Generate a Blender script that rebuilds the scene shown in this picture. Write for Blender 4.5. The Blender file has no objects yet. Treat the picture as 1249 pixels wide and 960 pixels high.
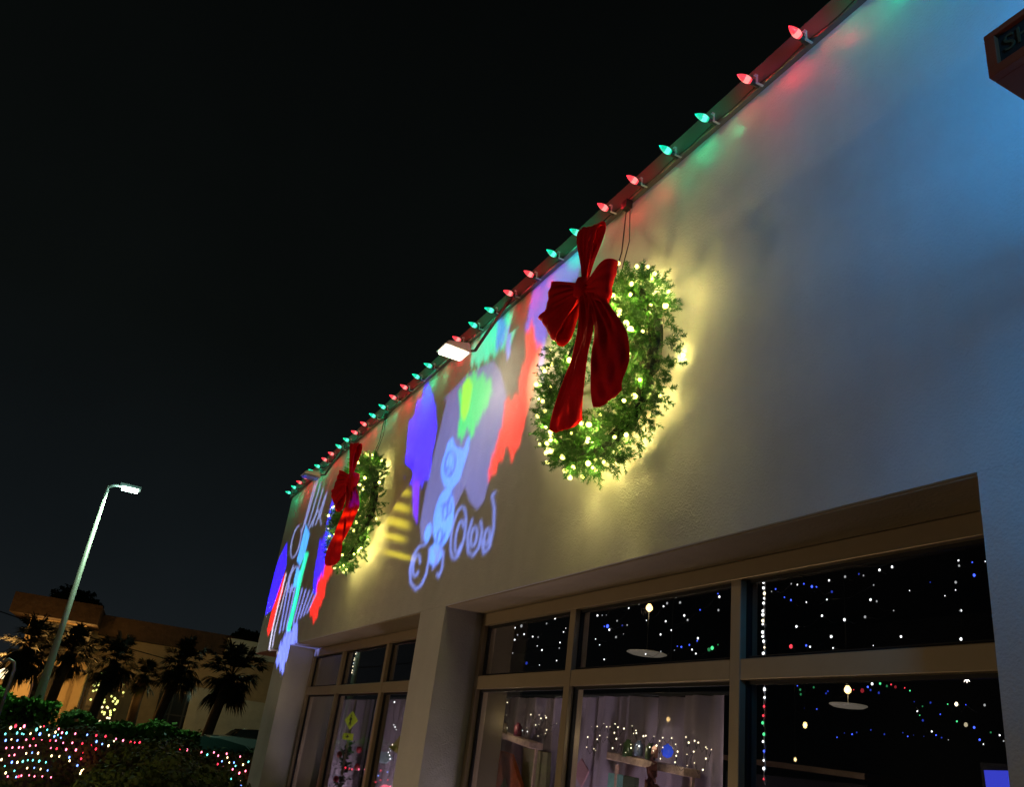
import bpy, math, random
import numpy as np
from mathutils import Vector, Matrix
random.seed(7); rng = np.random.default_rng(7)
scn = bpy.context.scene
PI = math.pi
# ------------------------------------------------------------------ camera
EYE = np.array([0.0, 0.0, 1.6])
FPX, YAW, PIT, ROLL = 1030.16, math.radians(24.046), math.radians(23.574), math.radians(7.660)
PW, PH = 1249.0, 960.0
_F = np.array([-math.cos(YAW)*math.cos(PIT), math.sin(YAW)*math.cos(PIT), math.sin(PIT)])
_r = np.cross(_F, [0, 0, 1]); _r /= np.linalg.norm(_r); _u = np.cross(_r, _F)
_R = math.cos(ROLL)*_r + math.sin(ROLL)*_u
_U = -math.sin(ROLL)*_r + math.cos(ROLL)*_u
cam_d = bpy.data.cameras.new('camera'); cam = bpy.data.objects.new('camera', cam_d)
scn.collection.objects.link(cam)
M = Matrix(((_R[0], _U[0], -_F[0], EYE[0]), (_R[1], _U[1], -_F[1], EYE[1]), (_R[2], _U[2], -_F[2], EYE[2]), (0, 0, 0, 1)))
cam.matrix_world = M
cam_d.sensor_fit = 'HORIZONTAL'; cam_d.sensor_width = 36.0; cam_d.lens = 36.0*FPX/PW
cam_d.clip_start = 0.05; cam_d.clip_end = 2000
scn.camera = cam
# ------------------------------------------------------------------ night sky
w = bpy.data.worlds.new("World"); scn.world = w; w.use_nodes = True
nt = w.node_tree; nt.nodes.clear()
sky = nt.nodes.new('ShaderNodeTexSky'); sky.sky_type = 'NISHITA'; sky.sun_disc = False
sky.sun_elevation = math.radians(-7.0); sky.sun_rotation = math.radians(250)
b1 = nt.nodes.new('ShaderNodeBackground'); b1.inputs[1].default_value = 0.05
b2 = nt.nodes.new('ShaderNodeBackground'); b2.inputs[1].default_value = 1.0
# faint town glow on thin cloud, brighter towards the horizon
tc = nt.nodes.new('ShaderNodeTexCoord'); sep = nt.nodes.new('ShaderNodeSeparateXYZ')
rmp = nt.nodes.new('ShaderNodeValToRGB'); e = rmp.color_ramp.elements
e[0].position = 0.0; e[0].color = (0.0076, 0.0102, 0.0127, 1)
e[1].position = 0.75; e[1].color = (0.0015, 0.0020, 0.0019, 1)
k = e.new(0.18); k.color = (0.0044, 0.0061, 0.0071, 1); k = e.new(0.4); k.color = (0.0027, 0.0036, 0.0034, 1)
nz = nt.nodes.new('ShaderNodeTexNoise'); nz.inputs['Scale'].default_value = 2.2; nz.inputs['Detail'].default_value = 5
mr = nt.nodes.new('ShaderNodeMapRange'); mr.inputs[3].default_value = 0.55; mr.inputs[4].default_value = 1.5
mx = nt.nodes.new('ShaderNodeVectorMath'); mx.operation = 'SCALE'
L = nt.links.new
L(tc.outputs['Generated'], sep.inputs[0]); L(sep.outputs[2], rmp.inputs[0]); L(tc.outputs['Generated'], nz.inputs['Vector'])
L(nz.outputs[0], mr.inputs[0]); L(rmp.outputs[0], mx.inputs[0]); L(mr.outputs[0], mx.inputs['Scale']); L(mx.outputs[0], b2.inputs[0])
add = nt.nodes.new('ShaderNodeAddShader'); out = nt.nodes.new('ShaderNodeOutputWorld')
L(sky.outputs[0], b1.inputs[0]); L(b1.outputs[0], add.inputs[0]); L(b2.outputs[0], add.inputs[1]); L(add.outputs[0], out.inputs[0])
# ------------------------------------------------------------------ lamps outside the frame, one of them an added fill
def lamp(kind, loc, power, col, radius=0.1, aim=None, size=None, blend=0.5, parent=None, name='lamp_light'):
    d = bpy.data.lights.new(name, kind); d.energy = power; d.color = col
    if kind in ('POINT', 'SPOT'): d.shadow_soft_size = radius
    if kind == 'SPOT': d.spot_size = math.radians(size or 60); d.spot_blend = blend
    if kind == 'AREA': d.size = radius
    o = bpy.data.objects.new(name, d); scn.collection.objects.link(o); o.location = loc
    if aim is not None:
        o.rotation_euler = (Vector(aim)-Vector(loc)).to_track_quat('-Z', 'Y').to_euler()
    if parent: o.parent = parent; o.matrix_parent_inverse = parent.matrix_world.inverted()
    return o
lamp('POINT', (-15, -9, 7.0), 90, (1.0, 0.70, 0.34), 0.35)           # sodium lot lamp, left behind the viewer
lamp('POINT', (3.5, -10, 7.5), 122, (1.0, 0.80, 0.60), 0.5)           # lot lamp, right behind the viewer
lamp('POINT', (-6.0, -1.3, 0.45), 84, (1.0, 0.72, 0.45), 0.25)          # low warm fill added to brighten the piers
bl_ = lamp('AREA', (0.90, 0.75, 3.40), 72, (0.03, 0.38, 1.0), 0.4, aim=(0.30, 2.07, 3.6))  # blue light from past the right edge, made tall to soften shadows
bl_.data.shape = 'RECTANGLE'; bl_.data.size = 0.4; bl_.data.size_y = 1.1; bl_.data.spread = math.radians(104)
scn.view_settings.view_transform = 'Standard'; scn.view_settings.look = 'None'
scn.view_settings.exposure = 0.0; scn.view_settings.gamma = 1.0
cy = scn.cycles
cy.use_denoising = True
cy.sample_clamp_indirect = 1.5; cy.sample_clamp_direct = 0
cy.max_bounces = 7; cy.diffuse_bounces = 3; cy.glossy_bounces = 3; cy.transparent_max_bounces = 16
cy.transmission_bounces = 4; cy.caustics_reflective = False; cy.caustics_refractive = False
cy.blur_glossy = 0.5
# ------------------------------------------------------------------ helpers
def ray(px, py): return _F + _R*((px-PW/2)/FPX) - _U*((py-PH/2)/FPX)
def onY(px, py, y): d = ray(px, py); return Vector(EYE + d*(y-EYE[1])/d[1])
def onX(px, py, x): d = ray(px, py); return Vector(EYE + d*(x-EYE[0])/d[0])
def onZ(px, py, z): d = ray(px, py); return Vector(EYE + d*(z-EYE[2])/d[2])
def pxy(P):
    d = np.asarray(P, float)-EYE; z = d@_F
    return PW/2+FPX*(d@_R)/z, PH/2-FPX*(d@_U)/z

MATS = {}
def mat(name, col, rough=0.7, metal=0.0, emit=None, estr=0.0, bump=0.0, bscale=60, var=0.0, vscale=4.0, sheen=0.0, spec=0.5, bump2=0.0, b2scale=8, coat=0.0, trans=0.0):
    if name in MATS: return MATS[name]
    m = bpy.data.materials.new(name); m.use_nodes = True; n = m.node_tree; p = n.nodes['Principled BSDF']
    p.inputs['Base Color'].default_value = (*col, 1); p.inputs['Roughness'].default_value = rough
    p.inputs['Metallic'].default_value = metal; p.inputs['Specular IOR Level'].default_value = spec
    if sheen: p.inputs['Sheen Weight'].default_value = sheen; p.inputs['Sheen Roughness'].default_value = 0.35; p.inputs['Sheen Tint'].default_value = (1, 0.25, 0.2, 1)
    if coat: p.inputs['Coat Weight'].default_value = coat
    if emit: p.inputs['Emission Color'].default_value = (*emit, 1); p.inputs['Emission Strength'].default_value = estr
    t = n.nodes.new('ShaderNodeTexCoord')
    if var:
        a = n.nodes.new('ShaderNodeTexNoise'); a.inputs['Scale'].default_value = vscale; a.inputs['Detail'].default_value = 6; a.inputs['Roughness'].default_value = 0.65
        r = n.nodes.new('ShaderNodeMapRange'); r.inputs[1].default_value = 0.3; r.inputs[2].default_value = 0.7; r.inputs[3].default_value = 1-var; r.inputs[4].default_value = 1+var
        s = n.nodes.new('ShaderNodeVectorMath'); s.operation = 'SCALE'; s.inputs[0].default_value = col
        n.links.new(t.outputs['Object'], a.inputs['Vector']); n.links.new(a.outputs[0], r.inputs[0]); n.links.new(r.outputs[0], s.inputs['Scale']); n.links.new(s.outputs[0], p.inputs['Base Color'])
    if bump:
        a = n.nodes.new('ShaderNodeTexNoise'); a.inputs['Scale'].default_value = bscale; a.inputs['Detail'].default_value = 4
        bp = n.nodes.new('ShaderNodeBump'); bp.inputs['Strength'].default_value = 1.0; bp.inputs['Distance'].default_value = bump
        n.links.new(t.outputs['Object'], a.inputs['Vector']); n.links.new(a.outputs[0], bp.inputs['Height'])
        if bump2:
            a2 = n.nodes.new('ShaderNodeTexNoise'); a2.inputs['Scale'].default_value = b2scale; a2.inputs['Detail'].default_value = 3
            bq = n.nodes.new('ShaderNodeBump'); bq.inputs['Distance'].default_value = bump2
            n.links.new(t.outputs['Object'], a2.inputs['Vector']); n.links.new(a2.outputs[0], bq.inputs['Height']); n.links.new(bq.outputs[0], bp.inputs['Normal'])
        n.links.new(bp.outputs[0], p.inputs['Normal'])
    MATS[name] = m; return m
def glow(name, col, s, sampled=False):
    m = mat(name, (0.05, 0.05, 0.05), 0.3, emit=col, estr=s)
    m.cycles.emission_sampling = 'AUTO' if sampled else 'NONE'
    return m
def glass_mat(name, tint=(1, 1, 1), rough=0.0, ior=1.5, base=0.0):
    if name in MATS: return MATS[name]
    m = bpy.data.materials.new(name); m.use_nodes = True; n = m.node_tree; n.nodes.clear()
    o = n.nodes.new('ShaderNodeOutputMaterial'); mi = n.nodes.new('ShaderNodeMixShader')
    tr = n.nodes.new('ShaderNodeBsdfTransparent'); tr.inputs[0].default_value = (*tint, 1)
    g = n.nodes.new('ShaderNodeBsdfGlossy'); g.inputs['Roughness'].default_value = rough
    f = n.nodes.new('ShaderNodeFresnel'); ge = n.nodes.new('ShaderNodeNewGeometry'); mr = n.nodes.new('ShaderNodeMapRange')
    mr.inputs[3].default_value = ior; mr.inputs[4].default_value = 1/ior; n.links.new(ge.outputs['Backfacing'], mr.inputs[0]); n.links.new(mr.outputs[0], f.inputs[0])
    n.links.new(f.outputs[0], mi.inputs[0]); n.links.new(tr.outputs[0], mi.inputs[1]); n.links.new(g.outputs[0], mi.inputs[2]); n.links.new(mi.outputs[0], o.inputs[0])
    MATS[name] = m; return m

class MB:
    """collects faces; build() links them as ONE mesh object"""
    def __init__(s): s.v = []; s.f = []
    def quad(s, *p):
        n = len(s.v); s.v += [tuple(q) for q in p]; s.f.append(tuple(range(n, n+len(p)))); return s
    def box(s, a, b):
        x0, y0, z0 = [min(a[i], b[i]) for i in range(3)]; x1, y1, z1 = [max(a[i], b[i]) for i in range(3)]
        n = len(s.v); s.v += [(x0,y0,z0),(x1,y0,z0),(x1,y1,z0),(x0,y1,z0),(x0,y0,z1),(x1,y0,z1),(x1,y1,z1),(x0,y1,z1)]
        s.f += [tuple(n+i for i in q) for q in ((0,3,2,1),(4,5,6,7),(0,1,5,4),(1,2,6,5),(2,3,7,6),(3,0,4,7))]; return s
    def obox(s, c, ax, ay, az):
        c, ax, ay, az = Vector(c), Vector(ax), Vector(ay), Vector(az); n = len(s.v)
        for k in (-1, 1):
            for i, j in ((-1,-1),(1,-1),(1,1),(-1,1)): s.v.append(tuple(c+ax*i+ay*j+az*k))
        s.f += [tuple(n+i for i in q) for q in ((0,3,2,1),(4,5,6,7),(0,1,5,4),(1,2,6,5),(2,3,7,6),(3,0,4,7))]; return s
    def tube(s, pts, r, seg=8, cap=True):
        pts = [Vector(p) for p in pts]; rs = r if hasattr(r, '__len__') else [r]*len(pts); n0 = len(s.v); ref = None
        for i, p in enumerate(pts):
            t = (pts[min(i+1, len(pts)-1)]-pts[max(i-1, 0)]).normalized()
            if ref is None or abs(t.dot(ref)) > 0.95: ref = Vector((0, 0, 1)) if abs(t.z) < 0.9 else Vector((1, 0, 0))
            a = t.cross(ref).normalized(); b = t.cross(a)
            for k in range(seg):
                q = 2*PI*k/seg; s.v.append(tuple(p+(a*math.cos(q)+b*math.sin(q))*rs[i]))
        for i in range(len(pts)-1):
            for k in range(seg):
                s.f.append((n0+i*seg+k, n0+i*seg+(k+1)%seg, n0+(i+1)*seg+(k+1)%seg, n0+(i+1)*seg+k))
        if cap:
            s.f.append(tuple(n0+k for k in range(seg))[::-1]); e0 = n0+(len(pts)-1)*seg; s.f.append(tuple(e0+k for k in range(seg)))
        return s
    def lathe(s, prof, org=(0,0,0), axis=(0,0,1), seg=12):
        ax = Vector(axis).normalized(); ref = Vector((0,0,1)) if abs(ax.z) < 0.9 else Vector((1,0,0)); a = ax.cross(ref).normalized(); b = ax.cross(a); o = Vector(org); n0 = len(s.v)
        for r, h in prof:
            for k in range(seg): q = 2*PI*k/seg; s.v.append(tuple(o+ax*h+(a*math.cos(q)+b*math.sin(q))*r))
        for i in range(len(prof)-1):
            for k in range(seg): s.f.append((n0+i*seg+k, n0+i*seg+(k+1)%seg, n0+(i+1)*seg+(k+1)%seg, n0+(i+1)*seg+k))
        s.f.append(tuple(n0+k for k in range(seg))[::-1]); e0 = n0+(len(prof)-1)*seg; s.f.append(tuple(e0+k for k in range(seg)))
        return s
    def build(s, name, m, parent=None, smooth=False, bevel=0.0):
        return mk(name, s.v, s.f, m, parent, smooth, bevel)
def mk(name, v, f, m, parent=None, smooth=False, bevel=0.0):
    me = bpy.data.meshes.new(name); me.from_pydata([tuple(map(float, q)) for q in v], [], [tuple(q) for q in f]); me.update()
    if m: me.materials.append(m)
    if smooth: me.polygons.foreach_set('use_smooth', [True]*len(me.polygons))
    o = bpy.data.objects.new(name, me); scn.collection.objects.link(o)
    if parent is not None:
        o.parent = parent; o.matrix_parent_inverse = (Matrix.Translation(parent.location) if not parent.parent else Matrix.Translation(wloc(parent))).inverted()
    if bevel:
        b = o.modifiers.new('bevel', 'BEVEL'); b.width = bevel; b.segments = 2; b.limit_method = 'ANGLE'
    return o
def wloc(o):
    """world offset of an object chain (no rotations are used on parents)"""
    l = Vector((0, 0, 0))
    while o is not None: l += o.location; l += (o.matrix_parent_inverse.translation if o.parent else Vector((0,0,0))); o = o.parent
    return l
def tag(o, label=None, cat=None, group=None, kind=None):
    if label: o['label'] = label
    if cat: o['category'] = cat
    if group: o['group'] = group
    if kind: o['kind'] = kind
    return o
def thing(name, loc, label, cat, group=None):
    o = bpy.data.objects.new(name, None); o.empty_display_size = 0.1; scn.collection.objects.link(o); o.location = loc
    return tag(o, label, cat, group)
def copy_mesh(name, src, loc, parent, rot=None, scale=None):
    o = src.copy(); o.name = name; scn.collection.objects.link(o); o.parent = parent
    pl = wloc(parent) if parent else Vector((0,0,0))
    o.matrix_parent_inverse = Matrix.Translation(pl).inverted(); o.location = loc
    if rot: o.rotation_euler = rot
    if scale: o.scale = scale
    return o

# ------------------------------------------------------------------ materials
stucco = mat('stucco', (0.60, 0.58, 0.54), 0.8, bump=0.0036, bscale=110, var=0.13, vscale=0.9, bump2=0.006, b2scale=9, spec=0.3)
coping_m = mat('coping_metal', (0.13, 0.12, 0.115), 0.38, 0.3, var=0.05)
frame_m = mat('bronze_frame', (0.45, 0.355, 0.22), 0.42, 0.3, var=0.04, vscale=9)
gasket_m = mat('black_gasket', (0.012, 0.012, 0.012), 0.6)
glass = glass_mat('window_glass', (0.80, 0.81, 0.80))
soffit_m = mat('soffit_paint', (0.38, 0.30, 0.19), 0.75, bump=0.003, bscale=90, var=0.08)
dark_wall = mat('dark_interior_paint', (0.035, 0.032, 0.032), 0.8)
jamb_m = mat('reflection_brown', (0.10, 0.075, 0.03), 0.7)  # dark brown on the inner pier imitates the reveal reflected in the pane
wire_m = mat('black_wire', (0.01, 0.012, 0.01), 0.5)
asph = mat('asphalt', (0.05, 0.05, 0.05), 0.9, bump=0.004, bscale=80, var=0.25)
conc = mat('concrete', (0.30, 0.29, 0.27), 0.85, bump=0.003, bscale=60, var=0.12)
soil = mat('soil_mulch', (0.035, 0.025, 0.018), 0.95, bump=0.02, bscale=30, var=0.3)

# rain streaks and patched areas on the old paint: vertical stains that belong to the wall
_n = stucco.node_tree; _p = _n.nodes['Principled BSDF']; _src = _p.inputs['Base Color'].links[0].from_socket
_t = _n.nodes.new('ShaderNodeTexCoord'); _m = _n.nodes.new('ShaderNodeMapping'); _m.inputs['Scale'].default_value = (2.6, 1.0, 0.45)
_a = _n.nodes.new('ShaderNodeTexNoise'); _a.inputs['Scale'].default_value = 1.6; _a.inputs['Detail'].default_value = 5
_r = _n.nodes.new('ShaderNodeMapRange'); _r.inputs[1].default_value = 0.42; _r.inputs[2].default_value = 0.68; _r.inputs[3].default_value = 1.0; _r.inputs[4].default_value = 0.94
_s = _n.nodes.new('ShaderNodeVectorMath'); _s.operation = 'SCALE'
_n.links.new(_t.outputs['Object'], _m.inputs[0]); _n.links.new(_m.outputs[0], _a.inputs['Vector']); _n.links.new(_a.outputs[0], _r.inputs[0]); _n.links.new(_src, _s.inputs[0]); _n.links.new(_r.outputs[0], _s.inputs['Scale']); _n.links.new(_s.outputs[0], _p.inputs['Base Color'])
# ------------------------------------------------------------------ ground
tag(MB().quad((-400,-400,0),(400,-400,0),(400,400,0),(-400,400,0)).build('ground', soil), kind='structure')
tag(MB().quad((-90,-60,0.004),(60,-60,0.004),(60,-1.6,0.004),(-14.5,-1.6,0.004),(-14.5,40,0.004),(-90,40,0.004)).build('parking_lot', asph), kind='structure')
tag(MB().box((-10.6,0.55,0.0),(6,2.10,0.13)).build('pavement', conc, bevel=0.01), kind='structure')

# ------------------------------------------------------------------ the storefront building
YW, YF, Z0, ZS, ZT = 2.07, 2.34, 0.0, 2.494, 4.65
XL, XR = -11.50, 9.0
YB = 9.5
bld = thing('storefront_building', (-3, 5, 0), 'white stucco storefront with two recessed window bays under a tall parapet', 'building')
# front wall as faces with the two openings; piers are 0.33 m deep
O2 = (-5.24, -1.44); O1 = (-9.60, -5.69); XP = -10.22
wb = MB()
wb.box((XL, YW, ZS), (XR, YF+0.25, ZT))                # fascia
fac = wb.build('parapet_wall', stucco, bld)
pb = MB()
for a, b in ((XP, O1[0]), (O1[1], O2[0]), (O2[1], XR)):
    MB().box((a, YW+0.0005, 0), (b, YF+0.092, ZS-0.0005)).build('pier', stucco, bld)
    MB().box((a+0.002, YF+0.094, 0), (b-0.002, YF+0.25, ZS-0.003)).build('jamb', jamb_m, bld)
sb = MB()
for a, b in (O1, O2): sb.box((a, YW+0.012, ZS-0.008), (b, YF-0.001, ZS-0.001))
sb.box((XL+0.01, YW+0.012, ZS-0.008), (XP-0.001, YB-0.1, ZS-0.001))
sb.build('soffit', soffit_m, bld)
cb = MB(); cb.box((XL-0.035, 2.04, 4.555), (XR+0.03, 2.75, 4.69)); cb.box((XL-0.03, 2.05, 4.69), (XR+0.03, 2.74, 4.705))
cb.build('coping', coping_m, bld, bevel=0.006)
MB().box((XL+0.02, YF+0.26, 3.95), (XR-0.05, YB, 4.2)).build('roof', conc, bld)
rb = MB()
rb.box((XP, YF+0.255, 0), (XP+0.2, YB, ZS+1.4)); rb.box((XR-0.2, YF+0.255, 0), (XR, YB, 3.94)); rb.box((XP, YB, 0), (XR, YB+0.2, 3.94))
rb.box((XL, YF+0.255, ZS), (XL+0.2, YB, ZT)); rb.build('rear_wall', stucco, bld)
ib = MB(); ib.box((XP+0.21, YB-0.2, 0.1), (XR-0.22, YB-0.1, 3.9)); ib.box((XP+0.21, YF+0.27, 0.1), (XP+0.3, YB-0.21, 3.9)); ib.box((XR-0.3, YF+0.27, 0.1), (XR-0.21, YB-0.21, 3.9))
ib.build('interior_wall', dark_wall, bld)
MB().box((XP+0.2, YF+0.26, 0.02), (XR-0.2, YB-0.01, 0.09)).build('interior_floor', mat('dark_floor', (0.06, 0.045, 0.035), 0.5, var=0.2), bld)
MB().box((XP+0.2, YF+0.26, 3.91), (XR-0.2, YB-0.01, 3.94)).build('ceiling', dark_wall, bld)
# downspout at the far corner
ds = MB(); ds.tube([(XP-0.07, YW+0.10, 0.1), (XP-0.07, YW+0.10, ZS-0.01)], 0.045, 12)
for zz in (0.7, 1.7): ds.box((XP-0.125, YW+0.05, zz), (XP-0.001, YW+0.15, zz+0.03))
ds.build('downspout', mat('painted_pipe', (0.45, 0.36, 0.22), 0.25, 0.6), bld, smooth=True)
# windows
TZ0, TZ1 = 2.012, 2.092
def window_bay(x0, x1, mull):
    f = MB(); d0, d1 = YF, YF+0.09
    f.box((x0+.001, d0, ZS-0.085), (x1-.001, d1, ZS-0.009)); f.box((x0+.001, d0, 0.13), (x1-.001, d1, 0.25))
    f.box((x0+.001, d0, 0.25), (x0+0.055, d1, ZS-0.085)); f.box((x1-0.055, d0, 0.25), (x1-.001, d1, ZS-0.085))
    for m in mull: f.box((m-0.03, d0, 0.25), (m+0.03, d1, ZS-0.085))
    xs = [x0+0.055] + [q for m in mull for q in (m-0.03, m+0.03)] + [x1-0.055]
    for i in range(0, len(xs), 2): f.box((xs[i], d0+0.002, TZ0), (xs[i+1], d1, TZ1))
    fr = f.build('window', frame_m, bld, bevel=0.003)
    g = MB()
    for i in range(0, len(xs), 2):
        for za, zb in ((0.25, TZ0), (TZ1, ZS-0.085)):
            a, b = xs[i], xs[i+1]; y0, y1 = d0+0.03, d0+0.05; t = 0.014
            g.box((a, y0, za), (b, y1, za+t)); g.box((a, y0, zb-t), (b, y1, zb)); g.box((a, y0, za+t), (a+t, y1, zb-t)); g.box((b-t, y0, za+t), (b, y1, zb-t))
            p = MB().box((a+t*.5, d0+0.038, za+t*.5), (b-t*.5, d0+0.044, zb-t*.5)).build('pane', None, fr)
            p.data.materials.append(glass)
    g.build('gasket', gasket_m, fr)
    return fr
M1 = (-8.42, -7.10); M2 = (-4.05, -2.74)
window_bay(*O1, M1); window_bay(*O2, M2)

# ------------------------------------------------------------------ light helper for projected slides
def inpoly(X, Y, poly):
    c = np.zeros(X.shape, bool); n = len(poly)
    for i in range(n):
        x1, y1 = poly[i]; x2, y2 = poly[(i+1) % n]
        if y1 == y2: continue
        c ^= ((y1 > Y) != (y2 > Y)) & (X < (x2-x1)*(Y-y1)/(y2-y1)+x1)
    return c
def dseg(X, Y, pts):
    d = np.full(X.shape, 1e9)
    for (x1, y1), (x2, y2) in zip(pts[:-1], pts[1:]):
        l = max((x2-x1)**2+(y2-y1)**2, 1e-6); t = np.clip(((X-x1)*(x2-x1)+(Y-y1)*(y2-y1))/l, 0, 1)
        d = np.minimum(d, np.hypot(X-(x1+t*(x2-x1)), Y-(y1+t*(y2-y1))))
    return d
def ell(cx, cy, rx, ry, tilt=0, n=22, a0=0, a1=2*PI):
    t = np.linspace(a0, a1, n); ct, st = math.cos(tilt), math.sin(tilt)
    return [(cx+rx*math.cos(q)*ct-ry*math.sin(q)*st, cy+rx*math.cos(q)*st+ry*math.sin(q)*ct) for q in t]
def slide(lampos, t, x0, x1, nx, z0, z1, nz_, paint, name, housing_label, power, jag=1.2):
    root = thing(name, (lampos[0], lampos[1], 0), housing_label, 'projector')
    L0 = np.array(lampos); xs = np.linspace(x0, x1, nx); zs = np.linspace(z0, z1, nz_)
    GX, GZ = np.meshgrid(xs, zs); W3 = np.stack([GX, np.full_like(GX, YW), GZ], -1)
    PX, PY = pxy(W3)
    n1 = np.sin(PX*1.7+PY*0.11)+np.sin(PX*0.63+1.3); n2 = np.sin(PX*2.9)*0.5
    col = paint(PX, PY, PY+jag*(n1+n2)*3.0)
    col *= (0.80+0.20*np.sin(PX*2.3+np.sin(PY*0.21)*2)*np.sin(PX*0.9+PY*0.07))[..., None]
    for _ in range(3):   # lens softness
        c2 = col.copy(); c2[1:-1, 1:-1] = (col[1:-1, 1:-1]*2+col[:-2, 1:-1]+col[2:, 1:-1]+col[1:-1, :-2]+col[1:-1, 2:])/6; col = c2
    V = L0+(W3-L0)*t
    v = V.reshape(-1, 3); idx = np.arange(nx*nz_).reshape(nz_, nx)
    f = np.stack([idx[:-1, :-1], idx[:-1, 1:], idx[1:, 1:], idx[1:, :-1]], -1).reshape(-1, 4)
    m = bpy.data.materials.new(name+'_film'); m.use_nodes = True; n = m.node_tree; n.nodes.clear()
    o = n.nodes.new('ShaderNodeOutputMaterial'); tr = n.nodes.new('ShaderNodeBsdfTransparent'); at = n.nodes.new('ShaderNodeAttribute'); at.attribute_name = 'dye'
    n.links.new(at.outputs['Color'], tr.inputs[0]); n.links.new(tr.outputs[0], o.inputs[0])
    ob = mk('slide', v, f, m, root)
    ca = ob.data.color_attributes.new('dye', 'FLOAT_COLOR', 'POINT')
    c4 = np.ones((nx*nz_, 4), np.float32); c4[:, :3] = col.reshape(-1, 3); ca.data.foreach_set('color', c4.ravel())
    # housing round lamp and slide
    ys = V[0, 0, 1]; ax, bx = V[..., 0].min(), V[..., 0].max(); az, bz = V[..., 2].min(), V[..., 2].max()
    hx0, hx1 = min(ax, L0[0])-0.04, max(bx, L0[0])+0.04; hz0, hz1 = min(az, L0[2])-0.04, max(bz, L0[2])+0.04; hy0 = L0[1]-0.06
    h = MB(); w_ = 0.01
    h.box((hx0-w_, hy0, hz0), (hx0, ys+.003, hz1)); h.box((hx1, hy0, hz0), (hx1+w_, ys+.003, hz1)); h.box((hx0-w_, hy0, hz1), (hx1+w_, ys+.003, hz1+w_)); h.box((hx0-w_, hy0, hz0-w_), (hx1+w_, ys+.003, hz0)); h.box((hx0-w_, hy0-w_, hz0-w_), (hx1+w_, hy0, hz1+w_))
    # mask round the slide
    yy0, yy1 = ys-0.002, ys+0.002
    h.box((hx0, yy0, hz0), (ax, yy1, hz1)); h.box((bx, yy0, hz0), (hx1, yy1, hz1)); h.box((ax, yy0, hz0), (bx, yy1, az)); h.box((ax, yy0, bz), (bx, yy1, hz1))
    bm_ = mat('black_plastic', (0.01, 0.01, 0.01), 0.5); h.build('housing', bm_, root)
    MB().tube([(L0[0], hy0+0.03, 0.0), (L0[0], hy0+0.03, hz0-w_)], 0.012).build('stake', bm_, root)
    lamp('POINT', lampos, power, (1, 1, 1), 0.0004, parent=None, name='projector_light')
    return root
def over(col, mask, c): col[mask] = c
def stroke(col, X, Y, pts, w_, c, soft=0.6):
    d = dseg(X, Y, pts); a = np.clip((w_-d)/soft+0.5, 0, 1)[..., None]; col[:] = col*(1-a)+np.array(c)*a
BL = (0.012, 0.0, 1.0); RD = (0.50, 0.002, 0.003); GR = (0.0, 0.25, 0.075); PALE = (0.030, 0.036, 0.135); SKYB = (0.035, 0.12, 0.50); TXT = (0.045, 0.075, 0.28)
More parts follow.
